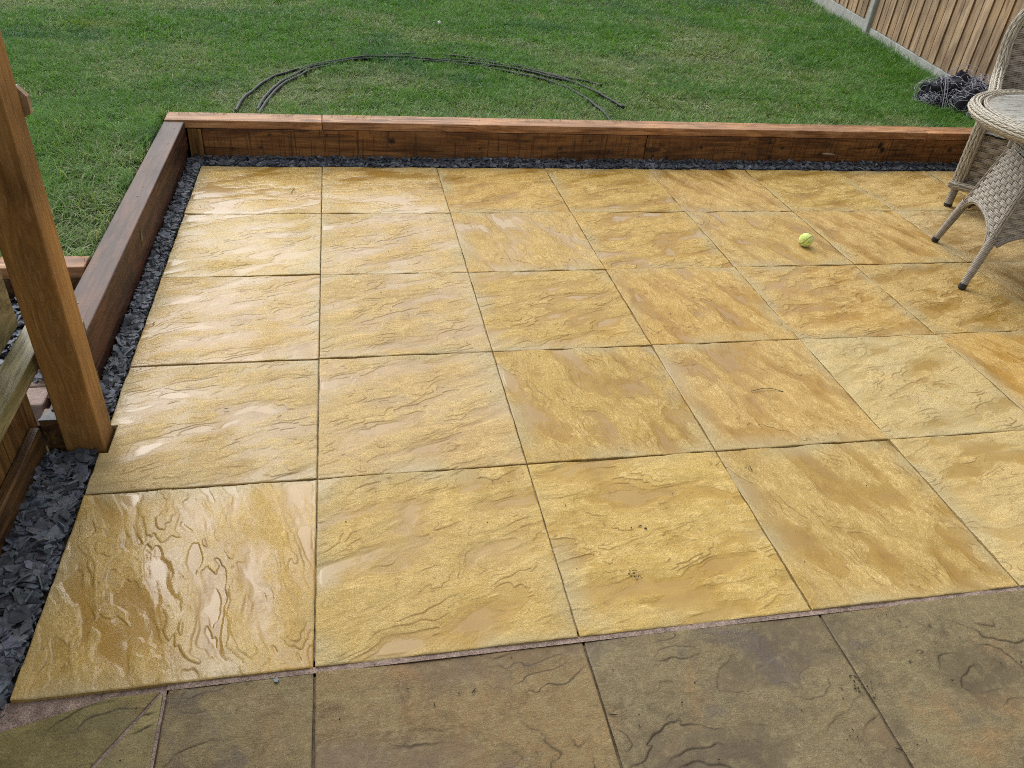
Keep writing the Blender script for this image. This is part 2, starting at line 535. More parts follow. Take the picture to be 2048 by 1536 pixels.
M['kick'] = mat_wood('kick_board_wood', (0.10, 0.055, 0.02), (0.04, 0.02, 0.008), (0.18, 0.10, 0.04), 1, 0.3, 0.6)
M['fence'] = mat_wood('fence_wood', (0.335, 0.24, 0.15), (0.21, 0.14, 0.084), (0.44, 0.345, 0.235), 2, 0.0, 0.75, 0.8, 0.7, ksc=2.0, use_tone=True)
M['concrete'] = mat_simple('concrete', (0.33, 0.335, 0.31), 0.85, 0.25, 120, 0.6, 0.2, 0.002)
M['wicker'] = mat_wicker('wicker_strand', (0.30, 0.268, 0.218), (0.15, 0.125, 0.095), (0.46, 0.42, 0.355))
M['wicker_pale'] = mat_wicker('pale_wicker_strand', (0.39, 0.355, 0.28), (0.19, 0.165, 0.12), (0.58, 0.545, 0.46))
M['wicker_dark'] = mat_simple('wicker_core', (0.055, 0.040, 0.030), 0.7, 0.2, 40, 0.2)
M['black'] = mat_simple('black_plastic', (0.012, 0.012, 0.012), 0.45, 0.1, 40, 0.1)
M['pipe'] = mat_simple('grey_pipe_plastic', (0.004, 0.006, 0.010), 0.5, 0.25, 30, 0.1, 0.22)
M['chip'] = mat_simple('blue_chip', (0.15, 0.18, 0.20), 0.6)
M['metal'] = mat_simple('galvanised_metal', (0.10, 0.105, 0.11), 0.55, 0.25, 60, 0.2, 0.5, 0.0005, metallic=0.6)
M['net_cord'] = mat_simple('net_cord', (0.36, 0.36, 0.42), 0.7, 0.3, 50, 0.2)
M['net_dark'] = mat_simple('net_dark', (0.026, 0.026, 0.038), 0.8, 0.5, 60, 0.8, 0.3, 0.01)
M['grass'] = mat_grass()
M['stem'] = mat_simple('dry_stem', (0.05, 0.055, 0.02), 0.6)
M['debris'] = mat_simple('leaf_crumb', (0.025, 0.018, 0.012), 0.7)
M['edging'] = mat_simple('pink_edging_stone', (0.34, 0.26, 0.225), 0.8, 0.25, 90, 0.5, 0.2, 0.003)
M['white_petal'] = mat_simple('white_petal', (0.7, 0.7, 0.66), 0.7)

# ball
t = NT('ball_felt')
v = t.coord('Object')
n = t.noise(v, 60, 5, 0.7); n2 = t.noise(v, 420, 2, 0.6)
c = t.ramp(n, [(0.30, (0.20, 0.28, 0.05)), (0.42, (0.58, 0.70, 0.14)), (0.66, (0.80, 0.88, 0.36))])
t.P(Base_Color=c, Roughness=0.9, Specular_IOR_Level=0.15)
t.set(t.p, 'Sheen Weight', 0.4)
t.set(t.p, 'Normal', t.bump(n2, 0.8, 0.0015))
M['felt'] = t.m
M['seam'] = mat_simple('ball_seam', (0.14, 0.18, 0.04), 0.9)

# patterned safety glass of the table top, reflected sky painted into its pale colour
t = NT('table_glass')
v = t.coord('Object')
n = t.noise(v, 55, 3, 0.55, 0.6)
n2 = t.noise(t.mapping(v, (9, 55, 9), rot=(0, 0, 0.6)), 1.0, 3, 0.6)
c = t.ramp(t.math('MULTIPLY_ADD', n2, 0.6, t.math('MULTIPLY', n, 0.4)), [(0.36, (0.20, 0.205, 0.17)), (0.5, (0.52, 0.54, 0.50)), (0.66, (0.72, 0.76, 0.74))])
t.P(Base_Color=c, Roughness=0.22, Specular_IOR_Level=0.6)
t.set(t.p, 'Coat Weight', 1.0); t.set(t.p, 'Coat Roughness', 0.06)
t.set(t.p, 'Normal', t.bump(n, 0.5, 0.002)); t.set(t.p, 'Coat Normal', t.bump(n, 0.10, 0.002))
M['glass'] = t.m

# ------------------------------------------------------------------ ground
def plane(name, x0, x1, y0, y1, z, mat):
    me = quads(name, [(x0, y0, z), (x1, y0, z), (x1, y1, z), (x0, y1, z)], [[0, 1, 2, 3]], False)
    return tag(link(name, me, mat), kind='structure')


plane('ground', -120, 120, -120, 120, -0.09, M['soil'])
plane('slab_bedding', -0.58, 4.3, 0.02, 3.0, -0.0062, M['joint'])


def lawn_sheet(name, x0, x1, y0, y1, z):
    nx = max(2, int((x1 - x0) / 0.15)); ny = max(2, int((y1 - y0) / 0.15))
    X, Y = np.meshgrid(np.linspace(x0, x1, nx), np.linspace(y0, y1, ny), indexing='ij')
    Z = z + lawn_dz(X, Y)
    V = np.stack([X, Y, Z], -1).reshape(-1, 3)
    i = np.arange(nx - 1)[:, None]; j = np.arange(ny - 1)[None, :]
    Q = np.stack([i * ny + j, (i + 1) * ny + j, (i + 1) * ny + j + 1, i * ny + j + 1], -1).reshape(-1, 4)
    o = link(name, quads(name, V, Q, True), M['turf'])
    return tag(o, kind='structure')


def lawn_dz(X, Y):
    return 0.010 * fbm(X * 0.9, Y * 0.9, 3, 3) + 0.006 * fbm(X * 5, Y * 5, 9, 2)


LZ = 0.158
lawn_sheet('lawn', -9, 9, 3.272, 16, LZ)
lawn_sheet('lawn', -9, -0.77, 1.63, 3.272, LZ)

# ------------------------------------------------------------------ grass blades
def dry_map(x, y):
    d = 0.65 * sstep(-0.05, 0.38, fbm(x * 0.75, y * 0.9, 21, 4)) + 0.25 * sstep(0.0, 0.4, fbm(x * 3.1, y * 3.1, 23, 3))
    def spot(cx, cy, rx, ry, a):
        q = ((x - cx) / rx) ** 2 + ((y - cy) / ry) ** 2
        return a * np.exp(-q * 1.3) * (0.75 + 0.5 * fbm(x * 4 + 7, y * 4, 31, 2))
    d = d + spot(3.2, 4.6, 1.0, 0.55, 0.75) + spot(2.3, 3.6, 1.2, 0.35, 0.7) + spot(1.0, 3.42, 0.9, 0.2, 0.55)
    d = d + spot(-1.0, 4.3, 0.55, 0.6, 0.45) + spot(-1.0, 2.5, 0.35, 0.5, 0.35) + spot(-0.2, 3.6, 0.5, 0.25, 0.4)
    d = d - spot(0.7, 4.95, 1.5, 0.35, 0.5) - spot(0.9, 6.3, 2.2, 0.9, 0.35) - spot(4.3, 5.3, 0.6, 0.9, 0.9) - spot(4.0, 3.7, 0.4, 0.3, 0.5)
    return np.clip(d, 0, 1)


def bare_map(x, y):
    b = 0
    for cx, cy, r in ((-0.93, 2.35, 0.14), (-0.9, 2.0, 0.17), (-1.02, 3.2, 0.13), (-0.84, 1.75, 0.12), (-0.82, 2.55, 0.09), (-1.2, 2.6, 0.07), (-1.05, 2.75, 0.06), (-0.83, 2.75, 0.08), (-1.1, 1.9, 0.06)):
        b = np.maximum(b, np.exp(-(((x - cx) ** 2 + (y - cy) ** 2) / r ** 2)))
    return b


FX0, FY0, FSL = 4.46, 3.54, 0.2255        # garden fence line: x = FX0 + FSL*(y-FY0)


def grass():
    xs, ys = [], []
    def scatter(n, x0, x1, y0, y1):
        xs.append(RNG.uniform(x0, x1, n)); ys.append(RNG.uniform(y0, y1, n))
    scatter(230000, -1.6, 4.7, 3.275, 4.8)
    scatter(215000, -2.9, 5.3, 4.8, 6.9)
    scatter(70000, -3.4, 5.7, 6.9, 8.7)
    scatter(60000, -1.7, -0.775, 1.635, 3.275)
    scatter(42000, -2.7, -1.6, 3.275, 4.8)
    scatter(30000, -4.0, 6.0, 3.275, 11)
    scatter(12000, -3.5, -0.9, 1.635, 4.0)
    x = np.concatenate(xs); y = np.concatenate(ys)
    cl = fbm(x * 9, y * 9, 41, 3)
    keep = (x < FX0 + FSL * (y - FY0) - 0.0) & (RNG.random(len(x)) > bare_map(x, y) * 0.93) & (RNG.random(len(x)) < 0.8 + cl * 0.9)
    # left of the timber wall only
    x, y, cl = x[keep], y[keep], cl[keep]
    n = len(x)
    d = dry_map(x, y)
    rnd = RNG.random(n)
    fence_d = FX0 + FSL * (y - FY0) - x
    long = sstep(0.45, 0.0, fence_d) + 0.7 * sstep(0.07, 0.0, y - 3.275) * (rnd > 0.5) + 0.5 * sstep(0.06, 0.0, -0.775 - x) * (y < 3.3) * (rnd > 0.4)
    L = (0.040 + 0.030 * RNG.random(n)) * (1 - 0.30 * d) * (1 + 0.35 * cl) * (1 + 0.9 * long)
    W = (0.0026 + 0.0014 * RNG.random(n)) * np.where(y > 5, 1.25, 1.0)
    ang = RNG.uniform(0, 2 * math.pi, n) * 0.75 + 2.2 * fbm(x * 2.2, y * 2.2, 51, 2) * math.pi
    lean = np.clip(RNG.normal(0.62, 0.28, n) + 0.25 * d, 0.05, 1.35)
    curl = RNG.uniform(0.1, 0.75, n)
    z0 = LZ + lawn_dz(x, y) - 0.004
    dx, dy = np.cos(ang), np.sin(ang)
    sx, sy = -dy, dx
    tw = RNG.uniform(-0.6, 0.6, n)
    V = np.zeros((n, 7, 3), np.float32)
    px = x.copy(); py = y.copy(); pz = z0.copy(); th = lean.copy()
    for k in range(3):
        w = W * (1.0, 0.9, 0.62)[k] * 0.5
        V[:, 2 * k, 0] = px - sx * w; V[:, 2 * k, 1] = py - sy * w; V[:, 2 * k, 2] = pz - tw * w
        V[:, 2 * k + 1, 0] = px + sx * w; V[:, 2 * k + 1, 1] = py + sy * w; V[:, 2 * k + 1, 2] = pz + tw * w
        px = px + dx * np.sin(th) * L / 3; py = py + dy * np.sin(th) * L / 3; pz = pz + np.cos(th) * L / 3
        th = np.minimum(th + curl, 1.75)
    V[:, 6, 0] = px; V[:, 6, 1] = py; V[:, 6, 2] = np.maximum(pz, z0 + 0.004)
    inl = (V[:, 6, 0] > -0.772) & (y < 3.27)
    V[inl, :, 0] -= (V[inl, 6, 0] + 0.772)[:, None]
    base = np.arange(n)[:, None] * 7
    lp = (base + np.array([[0, 1, 3, 2, 2, 3, 5, 4, 4, 5, 6]])).ravel()
    st = (np.arange(n)[:, None] * 11 + np.array([[0, 4, 8]])).ravel()
    me = mesh_np('lawn_grass', V.reshape(-1, 3), lp, st, smooth=True)
    A = np.array
    lush = A([0.053, 0.162, 0.021]); mid = A([0.112, 0.250, 0.043]); olive = A([0.205, 0.285, 0.108]); straw = A([0.40, 0.40, 0.24]); blue = A([0.055, 0.160, 0.055]); yel = A([0.22, 0.24, 0.03])
    c = lush + (mid - lush) * sstep(0.0, 0.5, rnd + 0.5 * fbm(x * 1.4, y * 1.4, 61, 3))[:, None]
    c = c + (blue - c) * (sstep(0.1, 0.4, fbm(x * 1.1 + 4, y * 1.1, 63, 3)) * 0.7)[:, None]
    k = (d * 0.95 * (0.55 + 0.9 * RNG.random(n))).clip(0, 1)
    c = c + (olive - c) * k[:, None]
    isdry = RNG.random(n) < (0.03 + 0.26 * d)
    c[isdry] = straw * RNG.uniform(0.55, 1.15, (isdry.sum(), 1))
    q = np.exp(-(((x + 1.55) / 0.20) ** 2 + ((y - 5.35) / 0.15) ** 2)) * 0.9 + np.exp(-(((x + 0.78) / 0.12) ** 2 + ((y - 3.32) / 0.10) ** 2)) * 0.5
    c = c + (yel - c) * (q * RNG.random(n))[:, None].clip(0, 1)
    c = c * RNG.uniform(0.72, 1.3, (n, 1))
    cattr(me, 'blade_col', np.repeat(c, 7, axis=0))
    o = link('lawn_grass', me, M['grass'])
    tag(o, 'damp green lawn grass with pale dry patches behind the timber edging', 'grass', kind='stuff')


grass()

# ------------------------------------------------------------------ paving slabs
S = 0.5975
NG = 290


def relief_fields(seed, old, u, v):
    r = np.random.default_rng(seed)
    th = R(r.uniform(8, 24))
    p = u * math.cos(th) + v * math.sin(th); q = -u * math.sin(th) + v * math.cos(th)
    ox, oy = r.uniform(0, 50, 2)
    wx = fbm(p * 5 + ox, q * 9 + oy, seed, 3); wy = fbm(p * 5 + ox + 31, q * 9 + oy, seed + 3, 3)
    pa = p + 0.045 * wx; qa = q + 0.03 * wy
    if not old:
        n = fbm(pa * 3.4 + ox, qa * 10.5 + oy, seed + 5, 4, 0.47)
    else:
        n = fbm(pa * 2.6 + ox, qa * 4.2 + oy, seed + 5, 5, 0.42)
    lev = 5.2 if not old else 4.6
    t = n * lev
    b = np.floor(t); f = t - b
    du = u[1, 0] - u[0, 0]; dv = v[0, 1] - v[0, 0]
    g0, g1 = np.gradient(n)
    gm = lev * np.sqrt((g0 / du) ** 2 + (g1 / dv) ** 2) + 0.5
    dl = f / gm; dh = (1 - f) / gm                  # metres to the ledge below / above
    ris = sstep(0.0, 0.0035, dl)
    amp = 0.15 + 0.85 * sstep(-0.15, 0.2, fbm(p * 6 + oy, q * 6 + ox, seed + 7, 2))
    h = (b + ris * amp + (1 - amp) * f) * (0.00128 if not old else 0.0012)
    h += 0.0003 * n
    # fibrous split texture
    fib = fbm(pa * 26 + 3 * wx + ox, qa * 90 + oy, seed + 9, 3, 0.65)
    gr = fbm(u * 130, v * 130, seed + 11, 2)
    msk = sstep(-0.2, 0.35, fbm(p * 4 + 9, q * 7, seed + 13, 3))
    h += (0.00020 * fib * (0.2 + 0.8 * msk) + 0.00022 * gr * msk) * (1.0 if not old else 0.8)
    wl = (0.0022 if old else 0.0013) + 0.0012 * sstep(-0.1, 0.4, fbm(p * 11, q * 11 + 3, seed + 27, 2))
    edge_line = np.maximum(np.exp(-(dl / wl) ** 2), np.exp(-(dh / (0.6 * wl)) ** 2))
    gate = sstep(0.0, 0.25, (fbm(p * 3 + 2, q * 4 + 5, seed + 15, 2) if old else fbm(p * 7 + 2, q * 11 + 5, seed + 15, 2)) + (0.18 if old else 0.14))
    crease = edge_line * amp * gate
    rid = 1 - np.abs(fbm(pa * 9 + 2.5 * wx, qa * 34 + oy, seed + 17, 3, 0.6)) * 3.2
    feather = sstep(0.55, 0.98, rid) * msk + 0.5 * sstep(0.18, 0.42, fib) * msk
    rel = sstep(-0.55, 0.55, n)
    m_ = 0.0011 * fbm(u * 3.1 + ox, v * 3.1 + oy, seed + 29, 3)
    damp = sstep(0.0, 0.0005, np.quantile(h, 0.40) + m_ - h)
    return damp, h, rel, np.clip(crease, 0, 1), np.clip(feather, 0, 1), (ox, oy)


def slab_mesh(name, seed, old=False, w=S, d=S, thick=0.036, clip=None, holes=None, n=NG, offset=(0, 0), fill=0.3):
    """riven slab centred on the origin, top near z=0; clip: list of (point, outward normal) half planes"""
    nx = max(8, int(n * w / S)); ny = max(8, int(n * d / S))
    X, Y = np.meshgrid(np.linspace(-w / 2, w / 2, nx + 1), np.linspace(-d / 2, d / 2, ny + 1), indexing='ij')
    if holes:
        for (hx0, hx1, hy0, hy1) in holes:      # snap grid lines to the notch
            for arr, a0 in ((X, hx0), (X, hx1)):
                k = np.argmin(np.abs(arr[:, 0] - a0)); arr[k, :] = a0
            for arr, a0 in ((Y, hy0), (Y, hy1)):
                k = np.argmin(np.abs(arr[0, :] - a0)); arr[:, k] = a0
    damp, h, rel, cr, fe, (ox, oy) = relief_fields(seed, old, X + offset[0], Y + offset[1])
    ed = np.minimum(np.minimum(X + w / 2, w / 2 - X), np.minimum(Y + d / 2, d / 2 - Y))
    # pressed arris: soft chamfered edge with slight waviness
    h = h - h.mean()
    h = np.clip(h, -0.0042, 0.0042)
    ch = sstep(0.0032, 0.0, ed)
    # rain water standing in the hollows: flat surface, slightly drawn up at its rim
    lev = np.quantile(h, fill) + 0.0011 * fbm(X * 3.4 + ox, Y * 3.4 + oy, seed + 23, 3) * (1.6 if fill > 0.15 else 1.0) - 0.003 * sstep(0.012, 0.0, ed)
    dpt = lev - h
    pool = sstep(-0.00015, 0.0006, dpt)
    h = np.where(dpt > 0, h + dpt * sstep(0, 0.0003, dpt), h)
    cr = cr * (1 - 0.45 * pool)
    h = h - 0.0016 * ch * ch + 0.0006 * fbm(X * 40, Y * 40, seed + 25, 2) * ch
    wob = 0.0013
    Xw = X + wob * fbm(Y * 14, X * 3, seed + 19, 2) * sstep(0.02, 0, ed)
    Yw = Y + wob * fbm(X * 14 + 9, Y * 3, seed + 21, 2) * sstep(0.02, 0, ed)
    V = np.stack([Xw, Yw, h], -1).reshape(-1, 3)
    i = np.arange(nx)[:, None]; j = np.arange(ny)[None, :]
    Q = np.stack([i * (ny + 1) + j, (i + 1) * (ny + 1) + j, (i + 1) * (ny + 1) + j + 1, i * (ny + 1) + j + 1], -1).reshape(-1, 4)
    if holes:
        cxy = V[Q].mean(1)
        k = np.ones(len(Q), bool)
        for (hx0, hx1, hy0, hy1) in holes:
            k &= ~((cxy[:, 0] > hx0) & (cxy[:, 0] < hx1) & (cxy[:, 1] > hy0) & (cxy[:, 1] < hy1))
        Q = Q[k]
    # side walls from boundary edges
    E = np.concatenate([Q[:, [0, 1]], Q[:, [1, 2]], Q[:, [2, 3]], Q[:, [3, 0]]])
    key = np.sort(E, 1); kk = key[:, 0].astype(np.int64) * len(V) + key[:, 1]
    _, inv, cnt = np.unique(kk, return_inverse=True, return_counts=True)
    B = E[cnt[inv] == 1]
    rows = [V]; qs = [Q]
    nb = len(B)
    top = V[B]                       # (nb,2,3)
    m0 = top.copy(); m0[:, :, 2] = -thick
    base = len(V)
    rows += [top.reshape(-1, 3), m0.reshape(-1, 3)]
    a = base + np.arange(nb) * 2
    b = base + 2 * nb + np.arange(nb) * 2
    qs.append(np.stack([a + 1, a, b, b + 1], -1))
    me = quads(name, np.concatenate(rows), np.concatenate(qs), True)
    nside = 4 * nb
    z = np.zeros(nside)
    fattr(me, 'relief', np.concatenate([rel.ravel(), z + 0.4]))
    fattr(me, 'crease', np.concatenate([cr.ravel() * sstep(0.0, 0.02, ed).ravel(), z + 0.25]))
    fattr(me, 'feather', np.concatenate([fe.ravel(), z]))
    fattr(me, 'pool', np.concatenate([pool.ravel() * sstep(0.0, 0.006, ed).ravel(), z]))
    fattr(me, 'damp', np.concatenate([damp.ravel(), z]))
    fattr(me, 'edge', np.concatenate([(ed / 0.1).ravel().clip(0, 1), z + 0.5]))
    if clip:
        bm = bmesh.new(); bm.from_mesh(me)
        for (pt, no) in clip:
            r = bmesh.ops.bisect_plane(bm, geom=bm.verts[:] + bm.edges[:] + bm.faces[:], plane_co=(*pt, 0), plane_no=(*no, 0), clear_outer=True)
            cut = [g for g in r['geom_cut'] if isinstance(g, bmesh.types.BMEdge)]
            x = bmesh.ops.extrude_edge_only(bm, edges=[e for e in cut if len(e.link_faces) == 1])
            for vv in [g for g in x['geom'] if isinstance(g, bmesh.types.BMVert)]:
                vv.co.z = -thick
        bmesh.ops.recalc_face_normals(bm, faces=bm.faces)
        bm.to_mesh(me); bm.free()
    me.materials.append(M['old_slab'] if old else M['slab'])
    return me


U = [-0.6026, 0.0, 0.6013, 1.2015, 1.8083, 2.4084, 3.0120, 3.615, 4.218]
Vv = [3.0259, 2.4285, 1.8208, 1.2138, 0.6080, 0.0]
VARS = [slab_mesh('riven_slab_%d' % k, 100 + 31 * k, fill=0.03 + 0.03 * (k % 3)) for k in range(6)]
WETV = [slab_mesh('wet_slab_%d' % k, 100 + 31 * k, fill=0.20) for k in (1, 2, 4)]
GOLD = (0.425, 0.274, 0.071)
rowname = ['back row', 'second row from the back', 'middle row', 'second row from the front', 'front row']
colname = ['left end', 'second from left', 'third from left', 'fourth from left', 'fifth from left', 'sixth from left', 'seventh from left', 'right end']
LOOK = {
    (0, 0): 'shiny wet slab in the corner of the two timber walls',
    (0, 1): 'wet golden slab second from left in the back row, white reflection along its near edge',
    (1, 0): 'palest wet slab, mirroring the sky, against the left slate strip in the second row',
    (1, 4): 'golden slab carrying the tennis ball',
    (1, 5): 'golden slab just right of the tennis ball',
    (1, 6): 'slab under the far pair of wicker table feet',
    (0, 6): 'back row slab partly under the wicker chair',
    (2, 6): 'dull slab at the right edge shaded by the wicker table',
    (3, 0): 'buff slab notched around the wooden post',
    (3, 3): 'golden slab with a bent grass stem lying on it',
    (3, 4): 'cream and grey cloudy slab left of the orange slab',
    (3, 5): 'orange slab at the right edge',
    (4, 0): 'golden slab with wet streaks reflecting the post, front left corner',
    (4, 2): 'golden front row slab with a dark moss spot',
    (4, 4): 'pale buff slab at the right end of the visible front row',
}
WETSET = {(0, 0), (0, 1), (1, 0), (4, 0)}
ORIENT = {}
for r in range(5):
    for c in range(8):
        x0, x1 = U[c], U[c + 1]; y1, y0 = Vv[r], Vv[r + 1]
        cx, cy = (x0 + x1) / 2, (y0 + y1) / 2
        k = (r * 5 + c * 3 + (r * c) % 4) % 6
        rot = [0, 1, 2, 3][(r * 3 + c * 2 + (r * r + c) % 3) % 4]
        if c < 2 and r < 4: rot = [0, 2][(r + c) % 2]
        if (r, c) == (3, 0):
            me = slab_mesh('notched_slab', 161, fill=0.05, holes=[(-S / 2, -0.575 - cx, 0.775 - cy, 0.905 - cy)])
            rot = 0
        else:
            me = VARS[k]
            if (r, c) in WETSET: me = WETV[(r * 2 + c) % 3]
        o = link('paving_slab', me)
        o.location = (cx, cy, random.uniform(-0.0012, 0.0012))
        o.rotation_euler = (R(random.uniform(-0.16, 0.16)), R(random.uniform(-0.16, 0.16)), R(90 * rot) + R(random.uniform(-0.08, 0.08)))
        gx = (x1 - x0 - 0.0042) / S; gy = (y1 - y0 - 0.0042) / S
        o.scale = (gx, gy, 1) if rot % 2 == 0 else (gy, gx, 1)
        if (r, c) == (3, 0): o.scale = (1, 1, 1)
        g = random.uniform(0.93, 1.06)
        col = [GOLD[0] * g, GOLD[1] * g * random.uniform(0.97, 1.03), GOLD[2] * g * random.uniform(0.85, 1.2)]
        wet = 0.36 - 0.022 * c + random.uniform(-0.05, 0.05)
        bloom = max(0.0, random.uniform(-0.12, 0.16))
        if (r, c) in ((0, 2), (0, 3), (0, 4), (0, 5), (1, 2), (1, 3), (1, 4), (2, 2), (2, 3), (2, 4), (3, 2), (3, 3)): col = [col[0] * 0.93, col[1] * 0.885, col[2] * 0.72]
        if r >= 3: col = [col[0] * 0.98, col[1] * 1.0, col[2] * 1.12]; wet -= 0.03
        if c <= 1 and r in (1, 2, 3): col = [col[0] * 1.0, col[1] * 1.03, col[2] * 1.15]; bloom = 0.08; wet = 0.46
        if (r, c) in ((1, 0), (0, 0), (0, 1)): wet = 0.62
        if (r, c) in ((1, 1), (2, 0)): wet = 0.52
        if (r, c) == (3, 4): col = [0.46, 0.33, 0.125]; bloom = 0.5
        if (r, c) == (3, 5): col = [0.47, 0.285, 0.075]; bloom = 0.0
        if (r, c) == (4, 4): col = [0.46, 0.325, 0.12]; bloom = 0.32
        if (r, c) in ((2, 6), (1, 6)): col = [0.40, 0.27, 0.11]; bloom = 0.35
        if (r, c) == (4, 0): wet = 0.58; col = [GOLD[0], GOLD[1] * 0.98, GOLD[2] * 0.85]
        o['slab_color'] = col
        o['wet'] = wet
        o['bloom'] = bloom
        lab = LOOK.get((r, c), 'golden riven slab, %s, %s' % (rowname[r], colname[c]))
        tag(o, lab, 'paving slab', 'yellow riven paving slabs of the patio')

# older darker slabs in front
OZ = -0.0050
plane('mortar_bed', -1.6, -0.301, -0.35, 0.004, OZ - 0.0035, M['mortar'])
plane('mortar_bed', -0.301, 4.4, -0.0115, 0.004, OZ + 0.0004, M['mortar'])
plane('joint_sand', -0.315, 4.4, -1.9, -0.017, OZ - 0.0055, M['joint_dark'])
plane('joint_sand', -1.6, -0.315, -1.9, -0.35, OZ - 0.0055, M['joint_dark'])
OLDC = [(q[0] * 0.90, q[1] * 0.85, q[2] * 0.87) for q in [(0.185, 0.145, 0.072), (0.215, 0.155, 0.072), (0.17, 0.138, 0.078), (0.175, 0.145, 0.08), (0.22, 0.155, 0.082), (0.20, 0.155, 0.075), (0.18, 0.14, 0.075)]]
oldx = [-0.300, 0.0005, 0.608, 1.2185, 1.826, 2.435, 3.04, 3.65]
OL = ['narrow brown weathered slab between the diagonal cut and the wide grey slab', 'grey brown weathered slab under the front edge, second full joint from the left',
      'olive brown weathered slab with a long dark crack and grey stains', 'orange tinged weathered slab with looping dark cracks, front right',
      'olive weathered slab at the bottom right corner of the patio', 'brown weathered slab of the front strip beyond the right edge', 'last brown weathered slab of the front strip']
for r in range(2):
    for c in range(7):
        x0, x1 = oldx[c], oldx[c + 1]
        w = x1 - x0 - 0.0055; d = 0.600
        y1 = -0.0085 - r * 0.607
        me = slab_mesh('weathered_slab_mesh', 400 + 7 * c + 53 * r, True, w, d, n=250, fill=0.02)
        o = link('weathered_slab', me)
        o.location = ((x0 + x1) / 2, y1 - d / 2, OZ + random.uniform(-0.001, 0.001))
        o.rotation_euler = (R(random.uniform(-0.1, 0.1)), R(random.uniform(-0.1, 0.1)), 0)
        g = random.uniform(0.95, 1.05)
        o['slab_color'] = [q * g * 0.88 for q in OLDC[(c + r * 3) % 7]]
        o['wet'] = 0.26; o['bloom'] = 0.0
        tag(o, OL[c] if r == 0 else 'weathered slab of the near row nearest the house', 'paving slab', 'old weathered slabs in front of the patio' if r == 0 else 'old weathered slabs nearest the house')
# two cut pieces at the left
def cut_slab(lab, seed, w, d, cx, cy, clip, col):
    me = slab_mesh('cut_slab_mesh', seed, True, w, d, n=250, fill=0.02, clip=[((p[0] - cx, p[1] - cy), nn) for p, nn in clip])
    o = link('weathered_slab', me)
    o.location = (cx, cy, OZ)
    o['slab_color'] = col; o['wet'] = 0.30; o['bloom'] = 0.0
    tag(o, lab, 'paving slab', 'old weathered slabs in front of the patio')


dn = Vector((0.590, -0.408)).normalized()
cut_slab('green brown weathered slab cut diagonally, at the bottom left corner', 520, 1.0, 0.62, -0.80, -0.322, [((-0.316, -0.014), (dn.x, dn.y)), ((-0.44, -0.022), (-0.26, 0.97)), ((-0.62, -0.075), (-0.5, 0.86))], [0.165, 0.138, 0.052])
cut_slab('thin triangular wedge of weathered slab beside the diagonal joint', 531, 0.44, 0.60, -0.528, -0.315, [((-0.304, -0.014), (-dn.x, -dn.y))], [0.19, 0.158, 0.072])

# ------------------------------------------------------------------ timber walls
def board_marks(me, marks, scr=()):
    n = len(me.vertices); P = np.zeros(n * 3, np.float32); me.vertices.foreach_get('co', P); P = P.reshape(-1, 3)
    m = np.zeros(n); s = np.zeros(n)
    for (x, z, rx, rz, a) in marks:
        q = np.sqrt(((P[:, 0] - x) / rx) ** 2 + ((P[:, 2] - z) / rz) ** 2) + 0.25 * fbm(P[:, 0] * 60, P[:, 2] * 60, 71, 2)
        m = np.maximum(m, a * sstep(1.15, 0.55, q))
    for (x, z, rx, rz, a) in scr:
        q = np.sqrt(((P[:, 0] - x) / rx) ** 2 + ((P[:, 2] - z) / rz) ** 2) + 0.35 * fbm(P[:, 0] * 90, P[:, 2] * 90, 73, 2)
        s = np.maximum(s, a * sstep(1.1, 0.6, q))
    fattr(me, 'mark', m); fattr(me, 'scratch', s)


def grid_board(name, x0, x1, y0, y1, z0, z1, mat, parent, step=0.006):
    """board with a fine front face (facing -y) and slightly worn edges"""
    nx = int((x1 - x0) / step); nz = max(6, int((z1 - z0) / step))
    X, Z = np.meshgrid(np.linspace(x0, x1, nx + 1), np.linspace(z0, z1, nz + 1), indexing='ij')
    ed = np.minimum(np.minimum(X - x0, x1 - X), np.minimum(Z - z0, z1 - Z))
    Y = y0 + 0.0022 * sstep(0.006, 0.0, ed) ** 2 - 0.0006 * fbm(X * 3, Z * 40, 81, 3)
    V = np.stack([X, Y, Z], -1).reshape(-1, 3)
    i = np.arange(nx)[:, None]; j = np.arange(nz)[None, :]; m = nz + 1
    Q = np.stack([i * m + j, (i + 1) * m + j, (i + 1) * m + j + 1, i * m + j + 1], -1).reshape(-1, 4)
    c = NP(); c.add(V, Q)
    # other five faces
    B = np.array([(x0, y0 + 0.0022, z0), (x1, y0 + 0.0022, z0), (x1, y0 + 0.0022, z1), (x0, y0 + 0.0022, z1), (x0, y1, z0), (x1, y1, z0), (x1, y1, z1), (x0, y1, z1)])
    c.add(B, np.array([[3, 2, 6, 7], [0, 4, 5, 1], [0, 3, 7, 4], [1, 5, 6, 2], [4, 7, 6, 5]]))
    me = c.mesh(name, False)
    return link(name, me, mat, parent)


wall = tag(empty('timber_edging', (1.6, 3.2, 0)), 'long reddish brown timber retaining wall along the back of the patio', 'retaining wall')


def W(o, par):
    o.parent = par
    o.location = -Vector(par.location)
    return o


def kn(x, z, r=0.012, a=0.85):
    return (x, z, r, r * 0.9, a)


